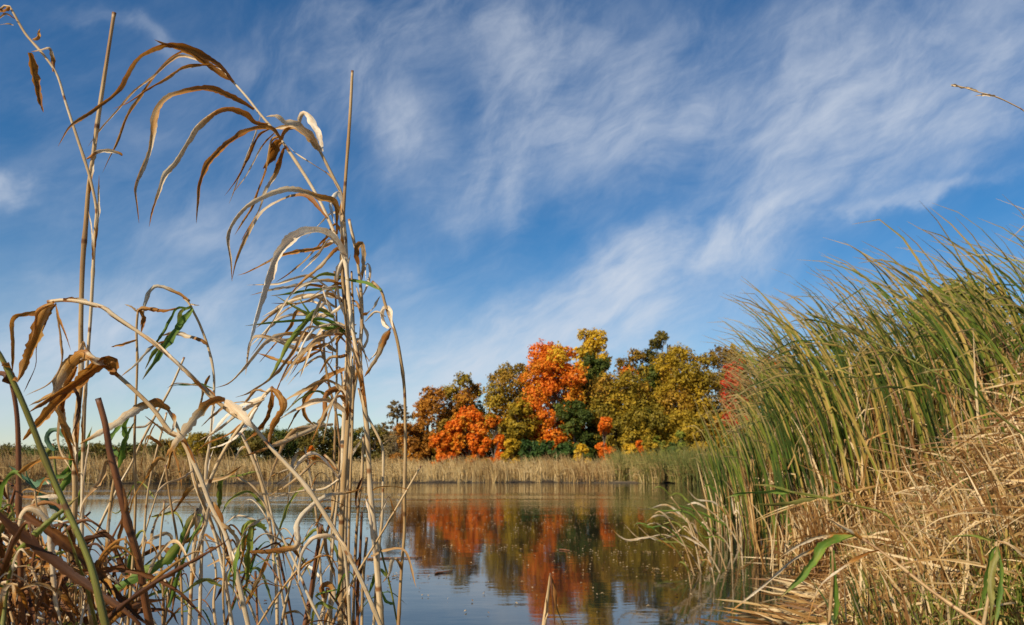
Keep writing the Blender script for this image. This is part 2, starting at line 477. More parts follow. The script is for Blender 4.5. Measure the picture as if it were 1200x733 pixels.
FOL = {
    'orange': [(0, (0.24, 0.19, 0.02)), (0.25, (0.62, 0.30, 0.02)), (0.5, (0.78, 0.24, 0.015)), (0.75, (0.76, 0.16, 0.012)), (1, (0.80, 0.40, 0.03))],
    'redorange': [(0, (0.42, 0.20, 0.02)), (0.3, (0.74, 0.24, 0.015)), (0.65, (0.80, 0.175, 0.012)), (1, (0.80, 0.30, 0.02))],
    'rust': [(0, (0.16, 0.085, 0.015)), (0.4, (0.42, 0.17, 0.02)), (0.8, (0.56, 0.25, 0.025)), (1, (0.62, 0.34, 0.035))],
    'olive': [(0, (0.09, 0.085, 0.012)), (0.4, (0.27, 0.20, 0.02)), (0.75, (0.44, 0.29, 0.022)), (1, (0.58, 0.37, 0.026))],
    'olivebrown': [(0, (0.10, 0.08, 0.014)), (0.45, (0.31, 0.185, 0.02)), (0.8, (0.47, 0.25, 0.025)), (1, (0.56, 0.35, 0.03))],
    'gold': [(0, (0.12, 0.10, 0.012)), (0.35, (0.34, 0.235, 0.018)), (0.7, (0.50, 0.32, 0.020)), (1, (0.64, 0.40, 0.025))],
    'yellow': [(0, (0.28, 0.22, 0.02)), (0.4, (0.66, 0.42, 0.025)), (0.8, (0.76, 0.48, 0.03)), (1, (0.80, 0.55, 0.05))],
    'green': [(0, (0.035, 0.05, 0.010)), (0.5, (0.08, 0.11, 0.018)), (0.85, (0.15, 0.165, 0.022)), (1, (0.28, 0.23, 0.03))],
    'darkolive': [(0, (0.06, 0.06, 0.014)), (0.5, (0.17, 0.14, 0.025)), (1, (0.32, 0.21, 0.035))],
    'red': [(0, (0.28, 0.04, 0.015)), (0.5, (0.60, 0.06, 0.02)), (1, (0.70, 0.13, 0.03))],
    'greybrown': [(0, (0.12, 0.095, 0.045)), (0.5, (0.24, 0.17, 0.07)), (1, (0.33, 0.23, 0.08))],
    'bushgreen': [(0, (0.035, 0.07, 0.018)), (0.5, (0.07, 0.13, 0.025)), (1, (0.13, 0.18, 0.03))],
    'limegreen': [(0, (0.10, 0.13, 0.02)), (0.5, (0.22, 0.25, 0.03)), (1, (0.38, 0.36, 0.05))],
}
FM = {kk: foliage_mat(kk + ' autumn foliage', vv) for kk, vv in FOL.items()}

m, N, L = newmat('bark'); k = NT(N, L)
tco = N.new('ShaderNodeTexCoord')
mp = N.new('ShaderNodeMapping'); mp.inputs['Scale'].default_value = (6, 6, 1.2); L.new(tco.outputs['Object'], mp.inputs[0])
bn = k.noise(mp.outputs[0], 2.0, 5, 0.65)
b = N.new('ShaderNodeBsdfPrincipled'); b.inputs['Roughness'].default_value = 0.9
L.new(k.ramp(bn, [(0.3, (0.05, 0.038, 0.028)), (0.7, (0.17, 0.135, 0.10))]), b.inputs['Base Color'])
o = N.new('ShaderNodeOutputMaterial'); L.new(b.outputs[0], o.inputs[0])
M['bark'] = m

# ground: damp mud at the waterline, straw-coloured turf above it
m, N, L = newmat('ground'); k = NT(N, L)
geo = N.new('ShaderNodeNewGeometry')
sp = N.new('ShaderNodeSeparateXYZ'); L.new(geo.outputs['Position'], sp.inputs[0])
g1 = k.noise(geo.outputs['Position'], 1.3, 6, 0.65)
g2 = k.noise(geo.outputs['Position'], 14.0, 5, 0.7)
turf = k.ramp(g1, [(0.3, (0.14, 0.10, 0.045)), (0.55, (0.27, 0.19, 0.085)), (0.75, (0.17, 0.16, 0.05))])
turf = k.mix(0.6, turf, k.rng(g2, 0.3, 0.7, 0.4, 1.3), 'MULTIPLY')
mud = k.ramp(g2, [(0.3, (0.028, 0.02, 0.013)), (0.7, (0.075, 0.055, 0.035))])
fz = k.rng(k.math('MULTIPLY_ADD', g1, 0.12, sp.outputs[2]), 0.06, 0.24)
b = N.new('ShaderNodeBsdfPrincipled'); b.inputs['Roughness'].default_value = 0.9
L.new(k.mix(fz, mud, turf), b.inputs['Base Color'])
bu = N.new('ShaderNodeBump'); bu.inputs['Strength'].default_value = 0.6; bu.inputs['Distance'].default_value = 0.03
L.new(g2, bu.inputs['Height']); L.new(bu.outputs[0], b.inputs['Normal'])
o = N.new('ShaderNodeOutputMaterial'); L.new(b.outputs[0], o.inputs[0])
M['ground'] = m

# pond water: dark peaty body, mirror surface with small ripples, rougher in breeze patches
m, N, L = newmat('water'); k = NT(N, L)
geo = N.new('ShaderNodeNewGeometry')
mp = N.new('ShaderNodeMapping'); mp.inputs['Scale'].default_value = (0.7, 1.6, 1.0); L.new(geo.outputs['Position'], mp.inputs[0])
w_a = k.noise(mp.outputs[0], 1.1, 3, 0.5, 0.4)
w_b = k.noise(mp.outputs[0], 7.0, 3, 0.55, 0.3)
mp2 = N.new('ShaderNodeMapping'); mp2.inputs['Scale'].default_value = (0.035, 0.16, 1.0); L.new(geo.outputs['Position'], mp2.inputs[0])
patch = k.rng(k.noise(mp2.outputs[0], 1.0, 3, 0.5, 0.6), 0.46, 0.62)
sp = N.new('ShaderNodeSeparateXYZ'); L.new(geo.outputs['Position'], sp.inputs[0])
farf = k.rng(sp.outputs[1], 12.0, 30.0)
amp = k.math('ADD', 0.045, k.math('MULTIPLY', k.math('MULTIPLY', patch, farf), 0.45))
hgt = k.math('MULTIPLY', k.math('ADD', k.math('MULTIPLY', w_a, 1.0), k.math('MULTIPLY', w_b, 0.22)), amp)
bu = N.new('ShaderNodeBump'); bu.inputs['Strength'].default_value = 1.0; bu.inputs['Distance'].default_value = 0.05
L.new(hgt, bu.inputs['Height'])
b = N.new('ShaderNodeBsdfPrincipled')
b.inputs['Base Color'].default_value = (0.017, 0.017, 0.012, 1)
b.inputs['Roughness'].default_value = 0.035
b.inputs['IOR'].default_value = 1.333
L.new(bu.outputs[0], b.inputs['Normal'])
o = N.new('ShaderNodeOutputMaterial'); L.new(b.outputs[0], o.inputs[0])
M['water'] = m


# ------------------------------------------------------------------ ground and water
XR_Y = np.array([-5, 2.5, 4.0, 6.0, 8.0, 9.5, 12.0, 16.0, 24, 34, 44, 60])
XR_X = np.array([0.75, 0.95, 1.5, 2.25, 2.75, 3.0, 3.35, 4.6, 7.8, 11.0, 14.5, 20])


def shore_x(y): return np.interp(y, XR_Y, XR_X)


def shore_far(x):
    return np.interp(x, [-80, -45, -25, -8, 3, 10, 14, 40], [44, 45, 46.5, 50.5, 50.5, 48.0, 46, 44])


def shore_near(x):
    return np.interp(x, [-30, -6, -2, -0.6, 0.1, 0.9], [2.2, 2.2, 2.0, 1.75, 1.2, 1.0])


def inland(x, y):
    """metres outside the pond (positive on land)"""
    wob = 0.12 * np.sin(x * 2.1 + 0.7 * y) + 0.1 * np.sin(y * 1.7 - x)
    s = np.minimum(np.minimum(y - shore_near(x), shore_far(x) - y + 3 * wob), np.minimum(shore_x(y) - x, x + 75))
    return -s + wob * 0.5


def gz(x, y):
    d = inland(x, y)
    z = np.where(d < 0, np.maximum(d * 0.35, -0.7), 0.42 * (1 - np.exp(-np.maximum(d, 0) * 0.33)))
    z = z + np.where(d > 0, 0.03 * np.sin(x * 3.1 + y) * np.sin(y * 2.3 - x * 1.1), 0)
    far = smooth01((y - 90) / 600)
    return z + far * 6.0


def spaced(fine0, fine1, step, far0, far1, n):
    a = np.arange(fine0, fine1 + 1e-6, step)
    lo = fine0 - (np.geomspace(1, fine0 - far0 + 1, n)[1:] - 1)
    hi = fine1 + (np.geomspace(1, far1 - fine1 + 1, n)[1:] - 1)
    return np.concatenate([lo[::-1], a, hi])


xs = spaced(-6, 16, 0.25, -2500, 2500, 60)
ys = spaced(-2, 20, 0.25, -400, 3500, 70)
XX, YY = np.meshgrid(xs, ys, indexing='ij')
V = np.stack([XX, YY, gz(XX, YY)], -1)
g = MB(); g.grid(V[None], np.linspace(0, 1, len(ys)), np.zeros((1, len(xs))), [0.5], np.zeros(len(xs)))
tag(g.build('ground', M['ground']), 'straw coloured marshy ground around the pond', 'ground', kind='structure')

wx = np.linspace(-85, 30, 24); wy = np.linspace(-0.5, 56, 20)
XX, YY = np.meshgrid(wx, wy, indexing='ij')
g = MB(); g.grid(np.stack([XX, YY, np.zeros_like(XX)], -1)[None], np.linspace(0, 1, 20), np.zeros((1, 24)), [0.5], np.zeros(24))
tag(g.build('water', M['water']), 'calm pond water mirroring the sky and the autumn trees', 'pond', kind='structure')


# ------------------------------------------------------------------ blades grown from the ground (vectorised)
def grow(base, L_, th0, bend, power, az0, azw, S=9, wmax=0.016, wind_w=1.0, droop=None, tip=0.05, rg=rng):
    """base (N,3); returns centre lines, side vectors and widths."""
    N_ = len(base); s = np.linspace(0, 1, S)
    th = th0[:, None] + bend[:, None] * s[None, :] ** power[:, None]
    if droop is not None:                                   # kinked blades: (mask, where, angle)
        msk, pos, ang = droop
        th = th + (msk[:, None] * smooth01((s[None, :] - pos[:, None]) / 0.08)) * ang[:, None]
    h0 = np.stack([np.cos(az0), np.sin(az0)], -1)[:, None, :]
    hw = np.stack([np.cos(azw), np.sin(azw)], -1)[:, None, :]
    wgt = np.clip(s * 1.6, 0, 1)[None, :, None] * wind_w
    hh = norm(h0 * (1 - wgt) + hw * wgt)
    stp = np.concatenate([hh * np.sin(th)[..., None], np.cos(th)[..., None]], -1) * (L_[:, None, None] / (S - 1))
    C = base[:, None, :] + np.concatenate([np.zeros((N_, 1, 3)), np.cumsum(stp[:, :-1], 1)], 1)
    T = norm(np.gradient(C, axis=1))
    ph = rg.uniform(0, 2 * math.pi, N_)
    tw = ph[:, None] + rg.normal(0, 0.7, N_)[:, None] * s[None, :]
    rvec = np.stack([np.cos(tw), np.sin(tw), np.full_like(tw, 0.15)], -1)
    side = norm(np.cross(T, rvec))
    prof = np.minimum(1, 0.75 + s * 1.2) * np.clip(1 - s ** 3.6, 0, 1) ** 0.8
    W = np.broadcast_to(np.maximum(prof, tip)[None, :], (N_, S)) * np.broadcast_to(np.asarray(wmax), (N_,))[:, None]
    return C, side, W


WIND = math.pi + 0.12           # blades bend towards -X
U = rng.uniform

# far reed bed along the opposite shore
def far_reeds(n, x0, x1, depth, hlo, hhi, mat, name, label, tb=0.0, w=0.035):
    x = U(x0, x1, n); dpt = U(0, 1, n) ** 1.5 * depth
    wobx = 0.5 * np.sin(x * 1.1) + 0.4 * np.sin(x * 2.7 + 1) + 0.25 * np.sin(x * 6.1)
    y = shore_far(x) + 0.35 + wobx + dpt
    clump = 0.5 + 0.5 * np.sin(x * 0.9 + 1.3 * np.sin(y * 0.8)) * np.sin(x * 0.37 + y * 0.5)
    big = 0.5 + 0.5 * np.sin(x * 0.23 + 2 * np.sin(x * 0.11)) * np.sin(x * 0.61 + 1 + y * 0.2)
    H = U(hlo * 0.8, hhi * 1.08, n) * (0.56 + 0.3 * clump + 0.42 * big)
    base = np.stack([x, y, gz(x, y) - 0.02], -1)
    kink = rng.random(n) < 0.55
    C, sd, W = grow(base, H, np.abs(rng.normal(0, 0.16, n)), U(0.1, 0.9, n), U(1.5, 2.5, n), U(0, 6.28, n),
                    np.where(rng.random(n) < 0.7, WIND, U(0, 6.28, n)), S=6, wmax=U(w * 0.6, w * 1.4, n),
                    droop=(kink.astype(float), U(0.3, 0.75, n), U(0.7, 1.9, n)))
    mb = MB(); mb.ribbons(C, sd, W, np.clip(U(0, 1, n) * 0.5 + clump * 0.25 + (1 - big) * 0.4 + tb - 0.05, 0, 1), K=2)
    return tag(mb.build(name, mat), label, 'reeds', kind='stuff')


far_reeds(24000, -46, 22, 15, 0.92, 1.5, M['farreed'], 'reed_bed', 'long bed of dry straw coloured reeds along the opposite shore')
far_reeds(5200, 6.5, 17, 7, 1.5, 2.15, M['fargreen'], 'green_reed_bed', 'greener taller reeds at the end of the far reed bed near the cattails', w=0.03)
far_reeds(3200, -46, -18, 6, 1.6, 2.1, M['farreed'], 'tall_reed_bed', 'taller brown reeds of the far bed seen behind the tangled dry stalks', -0.2)


# ------------------------------------------------------------------ trees
def limb(mb, a, b, r0, r1, sag, rg, n=6, sides=6):
    t = np.linspace(0, 1, n)[:, None]
    mid = np.array([0, 0, sag])
    C = a * (1 - t) + b * t + mid * (t * (1 - t) * 4) + rg.normal(0, 0.02, (n, 3)) * np.linalg.norm(b - a) * (t * (1 - t) * 4)
    mb.tube(C, np.linspace(r0, r1, n), sides, cap=False)


def tree(name, label, cat, group, x, top, hw, Y, mat, leaves=6000, lobes=16, leaf=0.14, base_z=None, low=0.12, seed=1,
         sparse=1.0, mix=None, trunk_r=None, lobe_r=(0.26, 0.44), shape=1.0, skew=0.0):
    """x, top, hw: where the crown stands in the photograph; Y: its distance."""
    rg = np.random.default_rng(seed * 101 + 13)
    tp = PY(x, top, Y); Xc = tp[0]; gzz = float(gz(np.array(Xc), np.array(Y)))
    H = tp[2] - gzz; hwm = hw / F * Y
    root = empty(name, (Xc, Y, gzz))
    tag(root, label, cat, group)
    tr = trunk_r or 0.018 * H + 0.03
    wood = MB()
    topp = np.array([skew * hwm, 0, H * 0.9])
    t = np.linspace(0, 1, 9)[:, None]
    C = t * topp + np.cumsum(rg.normal(0, 0.012 * H, (9, 3)) * np.array([1, 1, 0]), 0) * t
    C[0, 2] = -0.2
    wood.tube(C, tr * (1 - 0.85 * t[:, 0]) + tr * 0.5 * np.exp(-t[:, 0] * 22), 8, cap=False)
    # lobes: spread through a rounded crown, fuller low down
    cs, rs = [], []
    lobes = int(lobes * 1.5)
    for i in range(lobes):
        best = None
        for _ in range(25):
            zz = rg.uniform(low, 1.0)
            tt = (zz - 0.42) / (0.62 if zz > 0.42 else 0.75)
            prof = math.sqrt(max(0.05, 1 - abs(tt) ** (2.2 * shape)))
            ang = rg.uniform(0, 2 * math.pi); rad = math.sqrt(rg.uniform(0.1, 1)) * prof
            r = rg.uniform(*lobe_r) * hwm * (0.8 + 0.35 * prof)
            ext = max(hwm * 1.08 - r * 0.7, 0.05)
            c = np.array([math.cos(ang) * rad * ext + skew * hwm * zz, math.sin(ang) * rad * ext, max(min(zz * H, H - r * 0.8), r * 0.6)])
            gap = min([np.linalg.norm(c - q) / (r + w) for q, w in zip(cs, rs)] + [9])
            if best is None or gap > best[0]: best = (gap, c, r)
            if gap > 0.62: break
        cs.append(best[1]); rs.append(best[2])
    cs = np.array(cs); rs = np.array(rs)
    lt = rg.uniform(0, 1, len(cs))
    for c, r in zip(cs, rs):
        zt = np.clip(c[2] / H - rg.uniform(0.12, 0.3), 0.12, 0.8)
        a = C[int(zt * 8)]
        limb(wood, a, c, tr * 0.42 * (1 - zt * 0.6), tr * 0.09, 0.04 * H, rg)
        for _ in range(4):
            dv = norm(rg.normal(0, 1, 3) + np.array([0, 0, 0.4])) * r * rg.uniform(0.7, 1.05)
            limb(wood, c - dv * 0.1, c + dv, tr * 0.1, tr * 0.03, 0.02 * r, rg, 4, 4)
    wood.build('trunk', M['bark'], root)
    w = rs ** 2; w = w / w.sum()
    n = int(leaves * sparse * 2.6)
    # twig ends first, then a spray of leaves round each: gives gaps and clumps
    nsp = max(n // 12, 1)
    li = rg.choice(len(cs), nsp, p=w)
    dirs = norm(rg.normal(0, 1, (nsp, 3)) + np.array([0, 0, 0.25]))
    rad = rs[li] * np.clip(rg.normal(0.86, 0.2, nsp), 0.2, 1.3)
    sc = cs[li] + dirs * rad[:, None] * np.array([1, 1, 0.85])
    si = rg.integers(0, nsp, n)
    pos = sc[si] + rg.normal(0, 1, (n, 3)) * (rs[li][si] * 0.13)[:, None]
    pos[:, 2] = np.maximum(pos[:, 2], 0.1)
    nv = norm(dirs[si] * 1.0 + rg.normal(0, 0.7, (n, 3)) + np.array([0, 0, 0.35]))
    a = norm(np.cross(nv, rg.normal(0, 1, (n, 3)))); bb = np.cross(nv, a)
    sz = leaf * rg.uniform(0.55, 1.35, n)[:, None]
    j = rg.uniform(0.6, 1.3, (4, n, 1))
    q = np.stack([pos - a * sz * j[0], pos - bb * sz * 0.6 * j[1], pos + a * sz * j[2], pos + bb * sz * 0.6 * j[3]], 1)
    tint = np.clip(0.42 * lt[li][si] + 0.26 * rg.uniform(0, 1, nsp)[si] + 0.36 * rg.uniform(0, 1, n) - 0.04, 0, 1)
    mb = MB(); mb.quads(q, tint)
    crown = mb.build('crown', [FM[mat]] + ([FM[mix[0]]] if mix else []), root, smooth=False)
    if mix:     # some lobes already turned another colour
        other = rg.random(len(cs)) < mix[1]
        mi = np.where(other[li][si] & (rg.random(n) < 0.85), 1, 0).astype(np.int32)
        crown.data.polygons.foreach_set('material_index', mi)
    return root


GROVE = 'autumn trees of the grove across the pond'
T = lambda *a, **k: tree(*a, **k)
trees = [
    # name, label, x, top, hw, Y, mat, leaves, lobes, extra
    ('bare_tree', 'thin half bare grey brown tree at the open end of the grove', 467, 470, 20, 80, 'greybrown', 1500, 12, dict(trunk_r=0.16)),
    ('rusty_tree', 'rust brown round tree beside the half bare tree of the grove', 505, 456, 25, 78, 'rust', 5200, 14, {}),
    ('small_rusty_tree', 'low dull brown tree under the half bare tree', 482, 497, 22, 76, 'rust', 3000, 10, {}),
    ('olive_tree', 'yellow olive tree between the rust brown tree and the broad olive tree', 545, 440, 30, 80, 'olive', 6500, 16, dict(mix=('rust', 0.35), lobe_r=(0.2, 0.36))),
    ('broad_tree', 'broad olive brown tree directly beside the tall orange tree', 597, 427, 36, 79, 'olivebrown', 9000, 20, dict(mix=('olive', 0.4))),
    ('maple_tree', 'tall bright orange maple, the largest orange crown of the grove', 648, 403, 40, 75, 'orange', 15000, 30, dict(low=0.02, lobe_r=(0.22, 0.38), mix=('yellow', 0.10))),
    ('yellow_tree', 'tall bright yellow tree rising above a dark green tree', 692, 386, 25, 84, 'yellow', 8000, 20, dict(low=0.4)),
    ('green_tree', 'dark green tree just below the tall yellow crown', 696, 418, 24, 78, 'green', 6500, 15, {}),
    ('orange_topped_tree', 'tree with rusty orange top beside the open dark olive crown', 741, 410, 22, 82, 'olivebrown', 5200, 14, dict(mix=('orange', 0.35))),
    ('open_crowned_tree', 'open dark olive tree whose round crown tops the middle of the grove', 768, 388, 27, 84, 'darkolive', 5200, 20, dict(low=0.35, lobe_r=(0.2, 0.34))),
    ('deep_green_tree', 'deep green tree under the open dark olive crown', 762, 430, 28, 80, 'green', 7000, 16, dict(mix=('olive', 0.3))),
    ('golden_olive_tree', 'broad olive gold tree in front of the dark green tree', 722, 437, 42, 75, 'olive', 11000, 24, dict(mix=('olivebrown', 0.35))),
    ('golden_tree', 'large golden tree with a double top near the cattails', 800, 406, 42, 76, 'gold', 13000, 28, dict(mix=('olivebrown', 0.3))),
    ('brown_tree', 'brown olive tree beside the large golden tree', 852, 408, 38, 80, 'olivebrown', 9000, 20, dict(mix=('gold', 0.2))),
    ('pale_yellow_tree', 'small yellow topped tree peeping over the brown olive tree', 857, 404, 14, 90, 'gold', 2500, 9, {}),
    ('red_tree', 'crimson red tree at the edge of the cattail stand', 862, 424, 19, 70, 'red', 4600, 12, dict(low=0.4)),
    ('dull_orange_tree', 'dull orange tree half hidden behind the cattail tips', 905, 420, 30, 78, 'rust', 6000, 16, dict(mix=('orange', 0.5))),
    ('hidden_olive_tree', 'olive tree almost wholly hidden behind the cattails', 955, 436, 40, 84, 'olive', 6000, 16, {}),
    ('red_maple', 'low spreading red orange maple before the broad olive tree', 550, 476, 27, 72, 'orange', 5600, 22, dict(low=0.03, mix=('redorange', 0.4), lobe_r=(0.16, 0.30), shape=0.7)),
    ('slim_red_maple', 'slim red orange maple beside the low spreading red maple', 579, 485, 13, 71, 'redorange', 3000, 14, dict(low=0.05, mix=('gold', 0.2), lobe_r=(0.22, 0.36))),
    ('small_red_maple', 'smallest red orange maple, under the rust brown tree', 516, 507, 13, 71, 'redorange', 2000, 8, dict(low=0.05)),
    ('yellowing_tree', 'yellow green low tree between the red maples and the tall orange maple', 612, 470, 22, 73, 'gold', 4500, 13, dict(low=0.05)),
    ('shaded_green_tree', 'dark green low tree at the foot of the tall orange maple', 674, 468, 24, 73, 'green', 5000, 13, dict(low=0.05)),
    ('slender_orange_tree', 'slender orange tree at the foot of the broad olive gold tree', 709, 490, 12, 70, 'redorange', 2200, 9, dict(low=0.05)),
    ('low_olive_tree', 'low olive tree between the slender orange tree and the golden tree', 752, 480, 32, 72, 'olive', 6500, 16, dict(low=0.05, mix=('limegreen', 0.2))),
    ('low_golden_tree', 'low golden tree in front of the large double topped golden tree', 812, 484, 34, 72, 'olive', 6500, 16, dict(low=0.05, mix=('gold', 0.3))),
    ('dim_olive_tree', 'low dim olive tree behind the small red maples', 540, 492, 30, 76, 'olivebrown', 5200, 14, dict(low=0.05)),
    ('dim_brown_tree', 'low brown green tree beside the cattail stand under the crimson tree', 862, 478, 30, 72, 'olivebrown', 5200, 14, dict(low=0.05)),
]
for i, (nm, lb, x, tp, hw, Y, mt, lv, lo, ex) in enumerate(trees):
    tree(nm, lb, 'tree', GROVE, x, tp, hw, Y, mt, lv, lo, seed=i + 3, **ex)
shrubs = [
    ('round dark green shrub at the foot of the yellow green low tree', 622, 517, 16, 'bushgreen'),
    ('dark green shrub in the middle of three below the tall orange maple', 643, 518, 14, 'bushgreen'),
    ('dark green shrub beside the small yellow shrub', 663, 519, 13, 'bushgreen'),
    ('small bright yellow orange shrub at the foot of the grove', 682, 521, 10, 'yellow'),
    ('small golden shrub left of the orange speck under the low olive tree', 738, 521, 9, 'yellow'),
    ('small orange shrub between the two golden shrubs', 748, 517, 7, 'redorange'),
    ('taller golden shrub beside the small orange shrub', 763, 511, 9, 'gold'),
    ('bright green shrub at the foot of the low golden tree', 798, 507, 9, 'limegreen'),
    ('dark green low shrub beyond the bright green shrub', 793, 520, 13, 'bushgreen'),
    ('yellow olive shrub nearest the cattails at the foot of the grove', 825, 518, 15, 'gold'),
    ('small yellow shrub beside the slim red maple', 598, 515, 9, 'yellow'),
]
for i, (lb, x, tp, hw, mt) in enumerate(shrubs):
    tree('shrub', lb, 'shrub', 'shrubs at the foot of the grove', x, tp, hw, 67 + (i % 3) * 0.8, mt, 1500, 8, leaf=0.13, low=0.1, seed=90 + i, trunk_r=0.04)
# low distant tree line beyond the reeds
line = [(178, 521, 16, 'darkolive'), (205, 517, 16, 'olivebrown'), (232, 512, 18, 'olive'), (258, 510, 16, 'darkolive'), (282, 506, 17, 'green'),
        (306, 505, 17, 'darkolive'), (330, 503, 18, 'green'), (352, 503, 15, 'olivebrown'), (374, 499, 18, 'darkolive'), (398, 502, 16, 'green'),
        (420, 504, 15, 'olive'), (441, 503, 16, 'darkolive'), (150, 522, 16, 'green'), (455, 508, 14, 'rust'), (120, 524, 18, 'darkolive'), (60, 523, 26, 'green'), (10, 524, 26, 'darkolive')]
pos_words = ['under the diagonal dry stalks', 'behind the thin leaning stalks', 'beyond the hanging brown blades', 'beyond the pale arching blade', 'behind the tight stalk bunch']
for i, (x, tp, hw, mt) in enumerate(line):
    col = {'darkolive': 'dark olive', 'olivebrown': 'olive brown', 'olive': 'yellow olive', 'green': 'dark green', 'rust': 'rust brown'}[mt]
    lab = f'small far {col} tree in the low distant tree line'
    tree('distant_tree', lab, 'tree', f'{col} trees of the low distant tree line', x, tp - (i % 3) * 1.5, hw * 1.35, 165 + 6 * math.sin(i * 2.1), mt, 3000, 12, leaf=0.24, low=0.03, seed=130 + i)
tree('distant_shrub', 'tiny bright orange shrub before the low distant tree line', 'shrub', None, 364, 523, 6, 150, 'orange', 500, 6, leaf=0.25, low=0.05, seed=170, trunk_r=0.06)
tree('willow_shrub', 'yellow green willow shrub showing above the cattail blades on the bank', 'shrub', None, 1118, 338, 62, 13.5, 'limegreen', 7000, 22, leaf=0.05, low=0.3, seed=171, trunk_r=0.05)


# ------------------------------------------------------------------ cattail stand on the bank
def cattail_meshes(seed, nl, nd, hl, hh, bs=1.0, dl=1.2, dh=2.3, kd=0.38):
    rg = np.random.default_rng(seed)
    u = rg.uniform
    base = np.stack([rg.normal(0, 0.05, nl), rg.normal(0, 0.05, nl), np.zeros(nl)], -1)
    kink = (rg.random(nl) < 0.30).astype(float)
    C, sd, W = grow(base, u(hl, hh, nl), np.abs(rg.normal(0.10, 0.07, nl)), u(0.95, 1.75, nl) * bs, u(2.4, 4.2, nl), WIND + rg.normal(0, 0.9, nl),
                    WIND + rg.normal(0, 0.22, nl), S=14, wmax=u(0.020, 0.038, nl), droop=(kink, u(0.6, 0.88, nl), u(0.4, 1.3, nl)), tip=0.06, rg=rg)
    a = MB(); a.ribbons(C, sd, W, np.clip(rg.normal(0.42, 0.30, nl), 0, 1), fold=0.25)
    base = np.stack([rg.normal(0, 0.08, nd), rg.normal(0, 0.08, nd), np.zeros(nd)], -1)
    kink = (rg.random(nd) < kd).astype(float)
    C, sd, W = grow(base, u(dl, dh, nd), np.abs(rg.normal(0.06, 0.08, nd)), u(0.05, 0.7, nd), u(1.2, 2.5, nd), u(0, 6.28, nd),
                    u(0, 6.28, nd), S=12, wmax=u(0.013, 0.026, nd), wind_w=0.5, droop=(kink, u(0.2, 0.7, nd), u(0.8, 2.2, nd)), rg=rg)
    d = MB(); d.ribbons(C, sd, W, u(0, 1, nd), fold=0.25)
    return a.mesh('leaf_fan', M['cattail']), d.mesh('dry_leaves', M['deadcat'])


protos = [cattail_meshes(400 + i, int(rng.integers(5, 9)), int(rng.integers(9, 15)), 2.3, 3.15) for i in range(22)]
protos_low = [cattail_meshes(500 + i, int(rng.integers(3, 6)), int(rng.integers(6, 11)), 1.2, 2.0, 0.35, 0.4, 1.2, 0.06) for i in range(8)]
protos_dry = [cattail_meshes(600 + i, int(rng.integers(2, 4)), int(rng.integers(14, 20)), 1.5, 2.3) for i in range(8)]


def cattail(pos, pr, rz, sc, label, group):
    e = empty('cattail', pos); e.rotation_euler.z = rz; e.scale = (sc,) * 3
    tag(e, label, 'cattail', group)
    for nm, me in zip(('leaf_fan', 'dry_leaves'), pr):
        c = bpy.data.objects.new(nm, me); COL.objects.link(c); c.parent = e


pts = []
tries = 0
while len(pts) < 265 and tries < 40000:
    tries += 1
    y = U(5.3, 16.5)
    x = shore_x(y) + (0.35 + U(0, 1) ** 1.5 * 4.2)
    if y < 9.0 and x < 2.75 + 0.25 * abs(y - 6.5) * 0: continue
    if x / y > 0.85: continue
    if y < 7.2 and x < 3.3 - (y - 5.3) * 0.15: continue
    if any((x - a) ** 2 + (y - b) ** 2 < (0.17) ** 2 for a, b in pts): continue
    pts.append((x, y))
for (x, y) in pts:
    if 600 + 915 * (x - 0.4) / y < 885 and U(0, 1) < 0.5: continue
    edge = x - shore_x(y)
    pr = protos[rng.integers(len(protos))]
    # the stand drops towards the open water and rises towards the near end
    h_want = (549 - np.interp(600 + 915 * (x - 0.4) / y, [838, 870, 905, 1000, 1060, 1200], [478, 436, 352, 322, 272, 255])) / 915 * y + CAMZ - 0.3
    sc = float(np.clip(h_want / 2.5, 0.5, 1.1)) * U(0.84, 1.06)
    grp, lb = 'tall green cattails of the stand on the bank', 'tall green cattail with wind bent blades in the dense stand on the bank'
    cattail((x, y, float(gz(np.array(x), np.array(y))) - 0.03), pr, U(-0.35, 0.35), sc, lb, grp)
n_low = 0
while n_low < 44:
    y = U(8.2, 14); x = shore_x(y) + U(-0.35, 0.4)
    cattail((x, y, float(gz(np.array(x), np.array(y))) - 0.03), protos_low[rng.integers(8)], U(-0.4, 0.4), U(0.75, 1.25),
            'short young cattail standing in the water at the edge of the stand', 'short cattails at the waterline'); n_low += 1

# thatch of dead cattail blades covering the bank
def edge_cut(y): return np.interp(y, [3, 4.5, 5.5, 6.5, 8, 9.5, 12], [0.2, 0.12, 0.15, 0.6, 1.1, 1.5, 1.8])


